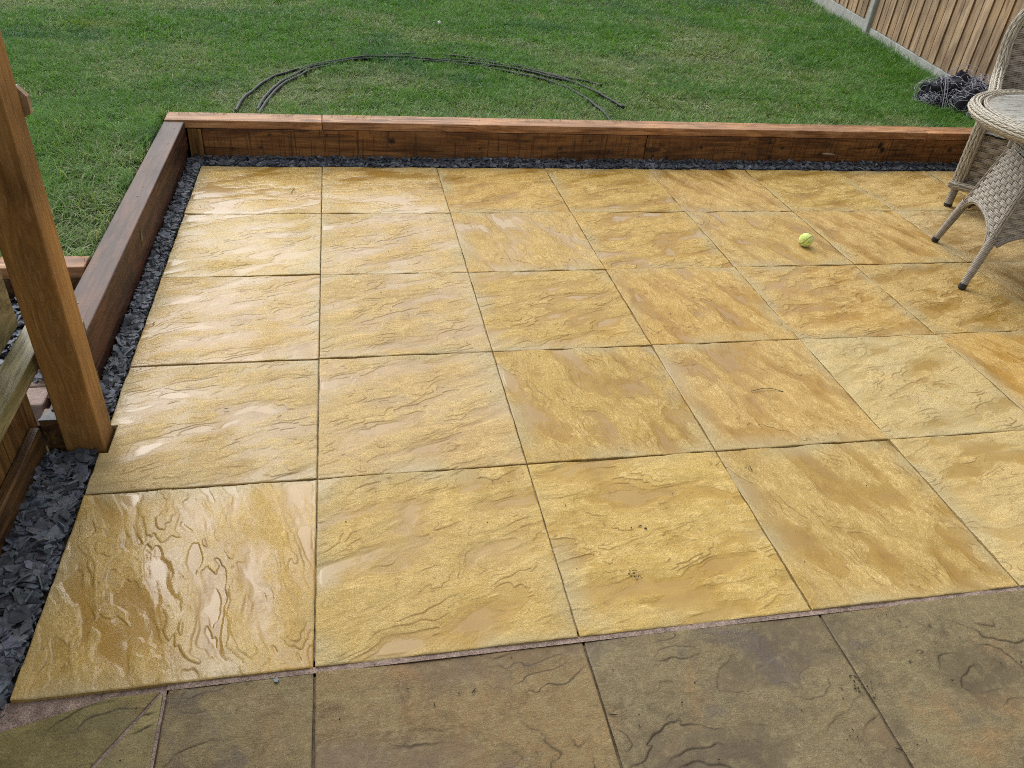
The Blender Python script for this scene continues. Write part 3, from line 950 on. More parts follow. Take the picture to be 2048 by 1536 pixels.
KN = [kn(-0.26, 0.128, .01), kn(0.03, 0.128, .011), kn(0.37, 0.103, 0.021, .9), kn(0.37, 0.103, 0.009, 1.0), kn(-0.31, 0.06), kn(1.31, 0.074, .013), kn(0.78, 0.123, .008), kn(0.85, 0.068, .009), kn(1.48, 0.116, .010), kn(1.6, 0.06, .012),
      (0.86, 0.069, .035, .002, .6), (1.2, 0.066, .02, .002, .6), (1.56, .062, .05, .002, .5), (0.12, 0.05, .03, .003, .6), (-.45, .05, .02, .01, .7), (0.5, 0.11, .003, .03, .5)]
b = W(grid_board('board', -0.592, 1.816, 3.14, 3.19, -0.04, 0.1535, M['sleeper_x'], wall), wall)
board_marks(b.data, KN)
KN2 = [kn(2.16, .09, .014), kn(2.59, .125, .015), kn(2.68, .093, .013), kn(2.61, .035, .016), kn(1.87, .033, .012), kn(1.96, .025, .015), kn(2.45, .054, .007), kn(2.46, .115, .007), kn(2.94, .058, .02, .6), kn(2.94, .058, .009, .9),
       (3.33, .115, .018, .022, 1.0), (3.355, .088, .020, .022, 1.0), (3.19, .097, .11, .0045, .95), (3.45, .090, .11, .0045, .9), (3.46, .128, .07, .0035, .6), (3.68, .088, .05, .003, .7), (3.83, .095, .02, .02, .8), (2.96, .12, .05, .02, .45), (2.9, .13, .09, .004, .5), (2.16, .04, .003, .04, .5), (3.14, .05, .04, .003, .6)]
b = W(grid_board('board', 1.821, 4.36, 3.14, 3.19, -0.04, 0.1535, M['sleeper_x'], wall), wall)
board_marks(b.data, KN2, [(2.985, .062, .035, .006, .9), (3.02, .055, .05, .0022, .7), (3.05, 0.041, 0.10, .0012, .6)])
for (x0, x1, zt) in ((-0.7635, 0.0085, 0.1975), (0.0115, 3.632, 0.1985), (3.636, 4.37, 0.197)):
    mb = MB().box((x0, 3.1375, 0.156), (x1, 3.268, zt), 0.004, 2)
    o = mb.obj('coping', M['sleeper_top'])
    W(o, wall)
mb = MB().box((-0.662, 3.141, -0.04), (-0.596, 3.176, 0.152), 0.003)
o = mb.obj('corner_block', M['panel_wood']); W(o, wall)

lwall = tag(empty('timber_edging', (-0.715, 2.2, 0)), 'dark wet timber wall running from the post to the back wall', 'retaining wall')
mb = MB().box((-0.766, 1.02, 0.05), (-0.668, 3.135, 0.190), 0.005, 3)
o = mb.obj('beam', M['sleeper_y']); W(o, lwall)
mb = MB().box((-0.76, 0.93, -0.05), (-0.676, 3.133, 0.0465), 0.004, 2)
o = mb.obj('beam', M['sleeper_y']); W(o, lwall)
# split bark scar on the inner face, screw heads on the top
for (x, y) in ((-0.70, 3.02), (-0.695, 2.80), (-0.712, 2.27), (-0.715, 2.17), (-0.735, 1.30), (-0.74, 2.45)):
    mb = MB()
    Mt = Matrix.Translation((x, y, 0.1905))
    bb = bmesh.new(); bmesh.ops.create_cone(bb, cap_ends=True, segments=12, radius1=0.0045, radius2=0.0035, depth=0.002, matrix=Mt); mb._join(bb)
    o = mb.obj('screw_head', M['metal']); W(o, lwall)
c = NP()
path = [(-0.667, 1.93, 0.155), (-0.666, 1.925, 0.14), (-0.6665, 1.915, 0.12), (-0.667, 1.905, 0.10)]
c.tube(np.array(path), [0.002, 0.004, 0.0035, 0.0012], 8)
o = c.obj('bark_scar', M['green_rail']); W(o, lwall)

fsl = tag(empty('timber_edging', (-2.0, 1.585, 0)), 'orange topped timber edging across the front of the left lawn, behind the post', 'retaining wall')
mb = MB().box((-5.0, 1.545, 0.150), (-0.772, 1.632, 0.192), 0.004)
o = mb.obj('coping', M['sleeper_top']); W(o, fsl)
mb = MB().box((-5.0, 1.552, -0.05), (-0.772, 1.60, 0.147), 0.003)
o = mb.obj('board', M['kick']); W(o, fsl)

# ------------------------------------------------------------------ post, rail end, low panel
post = tag(empty('wooden_post', (-0.638, 0.843, 0)), 'square brown timber post rising from the slate at the left', 'post')
mb = MB().box((-0.688, 0.793, -0.06), (-0.588, 0.893, 2.5), 0.004, 2)
o = mb.obj('shaft', M['post']); W(o, post)
hr = empty('handrail', (-1.2, 0.91, 0.93))
tag(hr, 'tan handrail end with chamfered corners poking out behind the post', 'handrail')
mb = MB()
poly = [(-0.034, -0.006), (-0.024, 0.012), (0.014, 0.014), (0.036, -0.004), (0.036, -0.9), (-0.034, -0.9)]
mb.prism([(p[1] - 0.589, p[0] + 0.933) for p in poly], 0, 0.018)
bmesh.ops.transform(mb.bm, matrix=Matrix.Translation((0, 0.915, 0)) @ Matrix.Rotation(R(90), 4, 'X'), verts=mb.bm.verts)
o = mb.obj('rail_end', M['pale_wood']); W(o, hr)

pan = tag(empty('boarded_screen', (-0.75, 0.3, 0)), 'low boarded panel with mossy rail to the left of the post', 'screen panel')
y = 0.862 - 0.103
mb = MB(); ub = MB()
k = 0
while y > -2.2:
    mb.box((-0.79, y, 0.02), (-0.766 + 0.001 * (k % 2), y + 0.0985, 0.258), 0.002)
    if y < 0.69: ub.box((-0.80, y, 0.314), (-0.776 + 0.001 * (k % 2), y + 0.0985, 1.3), 0.002)
    y -= 0.103; k += 1
o = mb.obj('boards', M['panel_wood']); W(o, pan)
o = ub.obj('upper_boards', M['green_rail']); W(o, pan)
mb = MB().box((-0.80, 0.80, 0.314), (-0.776, 0.966, 1.3), 0.003)
o = mb.obj('end_board', M['green_rail']); W(o, pan)
mb = MB().box((-0.7645, -2.2, 0.262), (-0.700, 0.975, 0.312), 0.004)
o = mb.obj('rail', M['green_rail']); W(o, pan)
mb = MB().box((-0.7635, -2.2, -0.05), (-0.738, 0.80, 0.085), 0.003)
o = mb.obj('kick_board', M['kick']); W(o, pan)
blk = tag(empty('timber_block', (-0.72, 0.82, 0)), 'short dark timber block with metal bracket between panel and post', 'timber block')
mb = MB().box((-0.7365, 0.803, -0.05), (-0.6905, 0.86, 0.105), 0.003)
o = mb.obj('block', M['kick']); W(o, blk)
mb = MB()
mb.prism([(-0.738, 0.800), (-0.690, 0.800), (-0.690, 0.815), (-0.700, 0.86), (-0.712, 0.86)], 0.1055, 0.109)
o = mb.obj('bracket', M['metal']); W(o, blk)
mb = MB()
bb = bmesh.new(); bmesh.ops.create_uvsphere(bb, u_segments=14, v_segments=8, radius=0.008, matrix=Matrix.Translation((-0.706, 0.845, 0.110)) @ Matrix.Diagonal((1, 1, 0.7, 1))); mb._join(bb)
o = mb.obj('bolt', M['metal'], smooth=True); W(o, blk)
stub = MB().box((-0.735, 1.122, -0.05), (-0.673, 1.138, 0.222), 0.002).obj('timber_offcut', M['green_rail'])
tag(stub, 'thin greenish board stub standing just behind the post', 'board')
for k in range(3):
    o = MB().box((-0.97 + 0.002 * k, 0.98 + 0.10 * k, -0.05), (-0.79, 1.072 + 0.10 * k, 0.032), 0.006).obj('edging_stone', M['edging'])
    tag(o, 'pinkish edging stone glimpsed between the post and the low panel', 'edging stone', 'pink edging stones behind the post')

# ------------------------------------------------------------------ slate chippings
def slate():
    chips = []
    def fill(x0, x1, y0, y1, n, s0, s1, zb, pile=0.02, avoid=None):
        x = RNG.uniform(x0, x1, n); y = RNG.uniform(y0, y1, n)
        s = s0 + (s1 - s0) * RNG.random(n) ** 1.8
        z = zb + RNG.uniform(-0.014, pile, n)
        chips.append(np.stack([x, y, z, s], 1))
    fill(-0.672, -0.612, 0.90, 3.12, 3200, 0.010, 0.027, -0.004, 0.014)
    fill(-0.66, 4.34, 3.04, 3.137, 6500, 0.010, 0.025, -0.008, 0.014)
    fill(-0.66, 4.34, 3.11, 3.135, 1600, 0.010, 0.022, 0.004, 0.016)
    fill(-0.735, -0.615, -0.35, 0.785, 2700, 0.012, 0.032, -0.004, 0.012)
    fill(-0.735, -0.69, -0.3, 0.785, 500, 0.012, 0.028, 0.0, 0.014)
    fill(-1.6, -0.775, 1.1, 1.54, 2600, 0.012, 0.030, 0.035, 0.05)
    fill(-0.99, -0.775, 1.33, 1.54, 350, 0.012, 0.03, 0.05, 0.07)
    A = np.concatenate(chips); n = len(A)
    K = 7
    ang = np.linspace(0, 2 * math.pi, K, endpoint=False)[None, :] + RNG.uniform(-0.35, 0.35, (n, K))
    rad = A[:, 3:4] * RNG.uniform(0.55, 1.15, (n, K))
    asp = RNG.uniform(0.45, 0.95, n)[:, None]
    lx = np.cos(ang) * rad; ly = np.sin(ang) * rad * asp
    th = RNG.uniform(0.002, 0.0055, n)
    V = np.zeros((n, 2 * K, 3))
    V[:, :K, 0] = lx; V[:, :K, 1] = ly; V[:, :K, 2] = th[:, None] * (0.5 + RNG.uniform(-0.25, 0.25, (n, K)))
    V[:, K:, 0] = lx * 0.93; V[:, K:, 1] = ly * 0.93; V[:, K:, 2] = -th[:, None] * 0.5
    # random orientation: mostly flat, some on edge
    yaw = RNG.uniform(0, 2 * math.pi, n); tilt = np.abs(RNG.normal(0, 0.38, n)); dirn = RNG.uniform(0, 2 * math.pi, n)
    tilt = np.where(RNG.random(n) < 0.12, RNG.uniform(0.7, 1.5, n), tilt)
    cy, sy = np.cos(yaw), np.sin(yaw)
    V = np.stack([V[..., 0] * cy[:, None] - V[..., 1] * sy[:, None], V[..., 0] * sy[:, None] + V[..., 1] * cy[:, None], V[..., 2]], -1)
    ax = np.stack([np.cos(dirn), np.sin(dirn), np.zeros(n)], -1)[:, None, :]
    ct, st = np.cos(tilt)[:, None, None], np.sin(tilt)[:, None, None]
    dot = (V * ax).sum(-1, keepdims=True)
    V = V * ct + np.cross(np.broadcast_to(ax, V.shape), V) * st + ax * dot * (1 - ct)
    V += A[:, None, :3]
    lo = V[..., 2].min(1)
    # keep chips out of the timber and off the slabs
    cx, cyy = A[:, 0], A[:, 1]
    mxx = V[..., 0].max(1); mxy = V[..., 1].max(1); mny = V[..., 1].min(1); mnx = V[..., 0].min(1)
    left = (cyy > 0.88) & (cx > -0.70) & (cyy < 3.03)
    dx = np.where(left, np.minimum(0, -0.604 - mxx), 0) + np.where(left, np.maximum(0, -0.667 - mnx), 0) * 0.6
    back = cyy > 3.03
    dy = np.where(back, np.minimum(0, 3.137 - mxy), 0) + np.where(back, np.maximum(0, 3.031 - mny), 0) * 0.9
    fr = (cyy < 0.80)
    dx = dx + np.where(fr, np.minimum(0, -0.606 - mxx), 0) + np.where(fr, np.maximum(0, -0.737 - mnx), 0) * 0.6
    V[..., 0] += dx[:, None]; V[..., 1] += dy[:, None]
    base = np.arange(n)[:, None] * 2 * K
    top = base + np.arange(K)[None, :]
    side = np.stack([base + np.arange(K), base + K + np.arange(K), base + K + (np.arange(K) + 1) % K, base + (np.arange(K) + 1) % K], -1).reshape(n, -1)
    lp = np.concatenate([top, side], 1).ravel()
    per = K + 4 * K
    st_ = (np.arange(n)[:, None] * per + np.concatenate([[0], K + 4 * np.arange(K)])[None, :]).ravel()
    me = mesh_np('slate_chippings', V.reshape(-1, 3), lp, st_, smooth=False)
    c = np.array([0.090, 0.101, 0.121])[None, :] * RNG.uniform(0.55, 1.5, (n, 1)) * (1 + RNG.uniform(-0.08, 0.08, (n, 3)))
    pale = RNG.random(n) < 0.05
    c[pale] *= 1.9
    cattr(me, 'chip_col', np.repeat(c, 2 * K, axis=0))
    o = link('slate_chippings', me, M['slate'])
    tag(o, 'blue grey slate chippings filling the gaps beside the slabs', 'slate chippings', kind='stuff')


slate()
plane('slate_bed', -0.76, -0.60, -0.4, 0.93, -0.024, M['bed'])
plane('slate_bed', -5.0, -0.77, 1.02, 1.55, 0.025, M['bed'])
plane('slate_bed', -0.68, 4.36, 3.045, 3.145, -0.022, M['bed'])
plane('slate_bed', -0.68, -0.60, 0.93, 3.045, -0.022, M['bed'])

# ------------------------------------------------------------------ garden fence on the right
fdir = Vector((FSL, 1, 0)).normalized()
fnrm = Vector((-fdir.y, fdir.x, 0))          # towards the lawn
Pp = Vector((FX0 + FSL * (6.10 - FY0), 6.10, 0))   # the visible concrete post
BAY = 2.98
fz = math.atan2(fdir.y, fdir.x)


def fence_bay(k, zg, zb, lab_panel, lab_board):
    """bay k starts at post k and runs to post k+1 (k<0 towards the house); local x along the fence, local -y... lawn side"""
    o0 = Pp + fdir * (BAY * k)
    root = empty('closeboard_fence', (o0.x, o0.y, 0), fz)
    tag(root, lab_panel, 'fence panel', 'closeboard fence panels on the right')
    L = BAY - 0.10
    pitch = 0.128
    n = int(L / pitch)
    pitch = L / n
    mb = MB()
    for i in range(n):
        x = 0.05 + i * pitch
        z1 = zb + 1.62 + random.uniform(-0.004, 0.004)
        b_ = bmesh.new()
        t0, t1 = 0.017 + random.uniform(-0.001, 0.002), 0.009
        w = pitch + 0.012
        tl = random.uniform(-0.003, 0.003)
        pts = [(x - 0.006, 0.0), (x + w - 0.006, 0.0), (x + w - 0.006, t1), (x - 0.006, t0)]
        lo = [b_.verts.new((p[0], p[1] + 0.012 * 0, zb + random.uniform(-0.002, 0.004))) for p in pts]
        hi = [b_.verts.new((p[0] + tl, p[1], z1)) for p in pts]
        b_.faces.new(lo[::-1]); b_.faces.new(hi)
        for q in range(4):
            b_.faces.new((lo[q], lo[(q + 1) % 4], hi[(q + 1) % 4], hi[q]))
        bmesh.ops.recalc_face_normals(b_, faces=b_.faces)
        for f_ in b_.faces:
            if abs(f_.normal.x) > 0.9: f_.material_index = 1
        # alternate tiny stand-off so that overlapping faces never share a plane
        bmesh.ops.translate(b_, vec=(0, 0.0035 * (i % 2), 0), verts=b_.verts)
        mb._join(b_)
    bo = mb.obj('boards', M['fence'], root)
    bo.data.materials.append(M['fence_edge_shade'])
    fattr(bo.data, 'tone', np.repeat(np.random.default_rng(60 + k).uniform(0, 1, n), 8))
    mb = MB()
    for zr in (0.25, 0.85, 1.42):
        mb.box((0.05, -0.05, zb + zr), (BAY - 0.05, -0.004, zb + zr + 0.07), 0.004)
    mb.obj('rails', M['fence'], root)
    mb = MB().box((0.055, -0.026, -0.05), (BAY - 0.055, 0.020, zb - 0.006), 0.004)
    g = mb.obj('gravel_board', M['concrete'])
    g.location = root.location; g.rotation_euler = root.rotation_euler
    tag(g, lab_board, 'gravel board', 'concrete gravel boards under the fence')


fence_bay(-1, 0.25, 0.265, 'nearest tan closeboard fence panel, right of the concrete post', 'long concrete gravel board nearest the netting heap')
fence_bay(0, 0.25, 0.30, 'tan closeboard fence panel just beyond the concrete post', 'concrete gravel board beyond the concrete post')
fence_bay(-2, 0.25, 0.25, 'tan closeboard fence panel behind the wicker chair', 'concrete gravel board behind the wicker chair')
for k, lab in ((0, 'pale concrete fence post between two tan fence panels at the top right'), (1, 'concrete fence post at the far end of the fence'), (-1, 'concrete fence post hidden behind the wicker chair'), (-2, 'concrete fence post nearest the house')):
    o0 = Pp + fdir * (BAY * k)
    o = MB().box((-0.05, -0.06, -0.1), (0.05, 0.05, 1.98), 0.012, 2).obj('fence_post', M['concrete'])
    o.location = (o0.x, o0.y, 0); o.rotation_euler = (0, 0, fz)
    tag(o, lab, 'fence post', 'concrete fence posts')

# ------------------------------------------------------------------ wicker weaving
def woven(Sf, Lu, Lv, sp=0.0062, stake=0.030, amp=0.0028, bund=3, cut=None, depth=0.004):
    """ribbon strands woven over stakes on the surface Sf(u,v)->(N,3), plus a dark core"""
    ns = max(3, int(Lv / sp)); nst = max(2, int(Lu / stake))
    m = nst * 6 + 1
    u = np.linspace(0, 1, m)
    def frame(uu, vv):
        e = 1e-3
        p = Sf(uu, vv); du = Sf(np.clip(uu + e, 0, 1), vv) - Sf(np.clip(uu - e, 0, 1), vv); dv = Sf(uu, np.clip(vv + e, 0, 1)) - Sf(uu, np.clip(vv - e, 0, 1))
        nn = np.cross(du, dv); nn /= np.linalg.norm(nn, axis=-1, keepdims=True) + 1e-12
        vd = dv / (np.linalg.norm(dv, axis=-1, keepdims=True) + 1e-12)
        return p, nn, vd
    out = NP(); tone = []
    for j in range(ns):
        v = (j + 0.5) / ns
        b = j // bund
        p, nn, vd = frame(u, np.full(m, v))
        s = np.cos(math.pi * (u * nst - 0.5) + math.pi * b)
        off = amp * np.clip(s * 1.6, -1, 1)
        w = sp * 0.47
        hgt = np.array([-0.0012, 0.0010, -0.0012])
        rows = [p + nn * (off + hgt[k])[:, None] + vd * (w * (k - 1)) for k in range(3)]
        V = np.stack(rows, 1).reshape(-1, 3)
        i = np.arange(m - 1)[:, None]; k = np.arange(2)[None, :]
        Q = np.stack([i * 3 + k, (i + 1) * 3 + k, (i + 1) * 3 + k + 1, i * 3 + k + 1], -1).reshape(-1, 4)
        if cut is not None:
            keep = ~cut((u[:-1] + u[1:]) / 2, np.full(m - 1, v))
            Q = Q[np.repeat(keep, 2)]
        out.add(V, Q)
        tone.append(np.repeat(0.5 + 0.22 * np.clip(s, -1, 1) + random.uniform(-0.22, 0.22), 3) if False else np.full(m * 3, 0.55 + random.uniform(-0.25, 0.25)) + np.repeat(0.12 * np.clip(s, -1, 1), 3))
    # stakes
    mv = max(4, int(Lv / 0.02))
    vv = np.linspace(0, 1, mv)
    for i_ in range(nst):
        uu = np.full(mv, (i_ + 0.5) / nst)
        p, nn, vd = frame(uu, vv)
        ud = np.cross(vd, nn)
        V = np.stack([p - ud * 0.003 - nn * 0.0012, p + nn * 0.0004, p + ud * 0.003 - nn * 0.0012], 1).reshape(-1, 3)
        i = np.arange(mv - 1)[:, None]; k = np.arange(2)[None, :]
        Q = np.stack([i * 3 + k, (i + 1) * 3 + k, (i + 1) * 3 + k + 1, i * 3 + k + 1], -1).reshape(-1, 4)
        if cut is not None:
            keep = ~cut(uu[:-1], (vv[:-1] + vv[1:]) / 2)
            Q = Q[np.repeat(keep, 2)]
        out.add(V, Q); tone.append(np.full(mv * 3, 0.28))
    # core sheet, two sided thickness
    gu, gv = 40, 40
    UU, VV = np.meshgrid(np.linspace(0, 1, gu), np.linspace(0, 1, gv), indexing='ij')
    p, nn, _ = frame(UU.ravel(), VV.ravel())
    core = NP()
    i = np.arange(gu - 1)[:, None]; j = np.arange(gv - 1)[None, :]
    Q = np.stack([i * gv + j, (i + 1) * gv + j, (i + 1) * gv + j + 1, i * gv + j + 1], -1).reshape(-1, 4)
    if cut is not None:
        keep = ~cut((UU.ravel()[Q]).mean(1), (VV.ravel()[Q]).mean(1))
        Q = Q[keep]
    core.add(p - nn * (depth), Q); core.add(p - nn * (depth + 0.006), Q[:, ::-1])
    me = out.mesh('weave', True)
    fattr(me, 'strand', np.concatenate(tone))
    return me, core.mesh('core', True)


def rope(path, rad, closed=False, n=9, pitch=0.10, strand=None, cross=0.6):
    """plied cords laid side by side round a core, neighbouring cords twisted in opposite directions"""
    P = np.asarray(path, float)
    Q = np.vstack([P, P[:1]]) if closed else P
    seg = np.linalg.norm(np.diff(Q, axis=0), axis=1); s = np.concatenate([[0], np.cumsum(seg)])
    Ltot = s[-1]
    m = max(10, int(Ltot / 0.007))
    ss = np.linspace(0, Ltot, m, endpoint=not closed)
    C = np.stack([np.interp(ss, s, Q[:, k]) for k in range(3)], 1)
    for _ in range(4):
        if closed: C = (np.roll(C, 1, 0) + 2 * C + np.roll(C, -1, 0)) / 4
        else: C[1:-1] = (C[:-2] + 2 * C[1:-1] + C[2:]) / 4
    _, _, (N, B, T) = tube_np(C, 1.0, 4, closed)
    turns = Ltot / pitch
    if closed: turns = round(turns)
    rc = rad * math.sin(math.pi / n) / (1 + math.sin(math.pi / n))
    ro = rad - rc
    out = NP(); tone = []
    for k in range(n):
        ph = 2 * math.pi * k / n
        ctr = C + ro * (np.cos(ph) * N + np.sin(ph) * B)
        e1 = np.cos(ph) * N + np.sin(ph) * B; e2 = -np.sin(ph) * N + np.cos(ph) * B
        sg = 1 if k % 2 else -1
        for q in range(3):
            a = 2 * math.pi * (q / 3 + sg * turns * ss / Ltot) + k
            pk = ctr + rc * 0.52 * (np.cos(a)[:, None] * e1 + np.sin(a)[:, None] * e2)
            V, Qd, _ = tube_np(pk, rc * 0.56, 5, closed)
            out.add(V, Qd); tone.append(np.full(len(V), 0.55 + random.uniform(-0.28, 0.28)))
    V, Qd, _ = tube_np(C, ro, 8, closed)
    out.add(V, Qd); tone.append(np.full(len(V), -0.2))
    me = out.mesh('rope', True)
    fattr(me, 'strand', np.concatenate(tone))
    return me


def wrapped(p0, p1, r0, r1, pitch=0.0066):
    """pole tightly wrapped with cane: ringed profile"""
    p0 = np.array(p0, float); p1 = np.array(p1, float)
    L = np.linalg.norm(p1 - p0); n = int(L / pitch)
    ts, rs, tone = [], [], []
    for i in range(n):
        tr = random.uniform(-0.2, 0.2)
        for q, f in ((0.04, 0.90), (0.3, 1.0), (0.7, 1.0), (0.96, 0.90)):
            ts.append((i + q) / n); rs.append((r0 + (r1 - r0) * (i + q) / n) * f); tone.append(0.55 + tr if f > 0.95 else 0.0)
    ts = np.array(ts)
    P = p0[None, :] + (p1 - p0)[None, :] * ts[:, None]
    V, Q, _ = tube_np(P, np.array(rs), 14)
    me = quads('wrapped', V, Q, True)
    fattr(me, 'strand', np.repeat(np.array(tone), 14))
    return me


def closed_cap(p0, p1, r, mat, name, parent):
    P = np.array([p0, p0, p1, p1], float)
    P[0] -= (P[2] - P[1]) * 1e-4
    d = (np.array(p1) - np.array(p0))
    path = np.array([np.array(p0), np.array(p0) + d * 0.12, np.array(p0) + d * 0.9, np.array(p1)])
    V, Q, _ = tube_np(path, np.array([r * 0.85, r, r, r * 0.9]), 16)
    n = len(V)
    bm = bmesh.new()
    vs = [bm.verts.new(v) for v in V]
    for q in Q: bm.faces.new([vs[i] for i in q])
    bm.faces.new(vs[:16]); bm.faces.new(vs[-16:])
    bmesh.ops.recalc_face_normals(bm, faces=bm.faces)
    me = bpy.data.meshes.new(name); bm.to_mesh(me); bm.free()
    return link(name, me, mat, parent)

# ------------------------------------------------------------------ table
TC = np.array([3.18, 1.68])
f1 = np.array([2.995, 2.055]) - TC; f2 = np.array([2.793, 1.572]) - TC
FEET = [f1, f2, -f1, -f2]
table = tag(empty('wicker_table', (TC[0], TC[1], 0)), 'round glass topped wicker garden table with splayed wrapped legs', 'table')
TT = 0.715
ZR = 0.545


def legpt(f, z):
    tt = 1 - 0.70 * z
    return np.array([f[0] * tt, f[1] * tt, z])


for k, f in enumerate(FEET):
    me = wrapped(legpt(f, 0.018), legpt(f, 0.235), 0.0165, 0.021)
    o = link('leg', me, M['wicker'], table)
    closed_cap(legpt(f, 0.0), legpt(f, 0.024), 0.0172, M['black'], 'foot_cap', o)
    me = rope([legpt(f, 0.20), legpt(f, 0.3), legpt(f, 0.42), legpt(f, ZR)], 0.015, n=7, pitch=0.08)
    link('corner_rib', me, M['wicker'], table)
    nx = FEET[(k + 1) % 4]
    def Sf(u, v, f=f, nx=nx):
        u = np.asarray(u); v = np.asarray(v)
        z = ZR - 0.005 - v * (ZR - 0.21)
        tt = 1 - 0.70 * z
        a = f[None, :] * tt[:, None]; b = nx[None, :] * tt[:, None]
        xy = a + (b - a) * u[:, None]
        out = xy / (np.linalg.norm(xy, axis=1)[:, None] + 1e-9)
        bul = 0.006 + 0.016 * np.sin(math.pi * u)
        xy = xy + out * bul[:, None]
        return np.stack([xy[:, 0], xy[:, 1], z], 1)
    def cut(u, v):
        u = np.asarray(u)
        return v > 1.0 - 0.25 * np.clip(1 - np.abs((u - 0.5) / 0.43) ** 2.2, 0, 1) ** 0.6
    test = np.cross(Sf(np.array([.6]), np.array([.5])) - Sf(np.array([.4]), np.array([.5])), Sf(np.array([.5]), np.array([.6])) - Sf(np.array([.5]), np.array([.4])))[0]
    mid = Sf(np.array([.5]), np.array([.5]))[0]
    flip = test[0] * mid[0] + test[1] * mid[1] < 0
    S2 = (lambda u, v, g=Sf: g(1 - np.asarray(u), v)) if flip else Sf
    wm, cm = woven(S2, 0.46, 0.34, 0.0070, 0.036, 0.0032, 3, cut)
    o = link('skirt_panel', wm, M['wicker'], table)
    link('skirt_core', cm, M['wicker_dark'], o)
    uu = np.linspace(0.06, 0.94, 40)
    vv = 1.0 - 0.25 * np.clip(1 - np.abs((uu - 0.5) / 0.43) ** 2.2, 0, 1) ** 0.6
    link('arch_trim', rope(S2(uu, vv), 0.010, n=5, pitch=0.08), M['wicker'], o)
    # short neck pole carrying the top
    a = legpt(f, ZR - 0.02); b = legpt(f, TT - 0.03)
    link('neck_pole', wrapped(a, (a[0] * 0.99, a[1] * 0.99, TT - 0.02), 0.021, 0.021), M['wicker'], table)
ring = [legpt(f, ZR) for f in FEET]
pts = []
for k in range(4):
    a, b = ring[k], ring[(k + 1) % 4]
    for q in np.linspace(0, 1, 12, endpoint=False): pts.append(a + (b - a) * q)
link('upper_rim', rope(pts, 0.018, True, 7, 0.1), M['wicker'], table)
# woven shelf inside the base
def Sd(u, v):
    a = np.asarray(u) * 2 - 1; b = np.asarray(v) * 2 - 1
    c0 = (ring[0] + ring[2]) / 2
    e1 = (ring[1] - ring[0]) / 2; e2 = (ring[3] - ring[0]) / 2
    return c0[None, :] + e1[None, :] * a[:, None] + e2[None, :] * b[:, None]
wm, cm = woven(Sd, 0.4, 0.4, 0.0075, 0.034)
o = link('base_lid', wm, M['wicker'], table); link('lid_core', cm, M['wicker_dark'], o)
RT = 0.482
a = np.linspace(0, 2 * math.pi, 160, endpoint=False) + 0.8
circ = lambda r, z: np.stack([r * np.cos(a), r * np.sin(a), np.full_like(a, z)], 1)
o = link('top_rim', rope(circ(RT - 0.027, TT - 0.022), 0.027, True, 11, 0.10), M['wicker_pale'], table)
link('rim_under', rope(circ(RT - 0.038, TT - 0.046), 0.015, True, 7, 0.09), M['wicker'], table)
link('rim_inner_braid', rope(circ(RT - 0.066, TT - 0.004), 0.010, True, 5, 0.07), M['wicker_pale'], o)
mb = MB()
bb = bmesh.new(); bmesh.ops.create_cone(bb, cap_ends=True, segments=96, radius1=RT - 0.045, radius2=RT - 0.045, depth=0.012, matrix=Matrix.Translation((0, 0, TT - 0.045))); mb._join(bb)
mb.obj('top_board', M['wicker_dark'], table)
mb = MB()
bb = bmesh.new(); bmesh.ops.create_cone(bb, cap_ends=True, segments=96, radius1=RT - 0.062, radius2=RT - 0.062, depth=0.006, matrix=Matrix.Translation((0, 0, TT - 0.006)))
bmesh.ops.bevel(bb, geom=[e for e in bb.edges if len(e.link_faces) == 2 and abs(e.calc_face_angle(0)) > 1], offset=0.0015, segments=2, affect='EDGES'); mb._join(bb)
mb.obj('glass_top', M['glass'], table)

# ------------------------------------------------------------------ chair (local -y is its front)
fdv = Vector((-0.731, -0.682, 0))
chair_rz = math.atan2(fdv.y, fdv.x) + math.pi / 2
sidev = Vector((0.682, -0.731, 0))       # from the corner in the photo along the seat front
corner = Vector((3.375, 2.505, 0))
HW = 0.275
origin = corner + sidev * (HW + 0.018)
chair = tag(empty('wicker_chair', origin, chair_rz), 'high backed wicker armchair facing the table', 'chair')
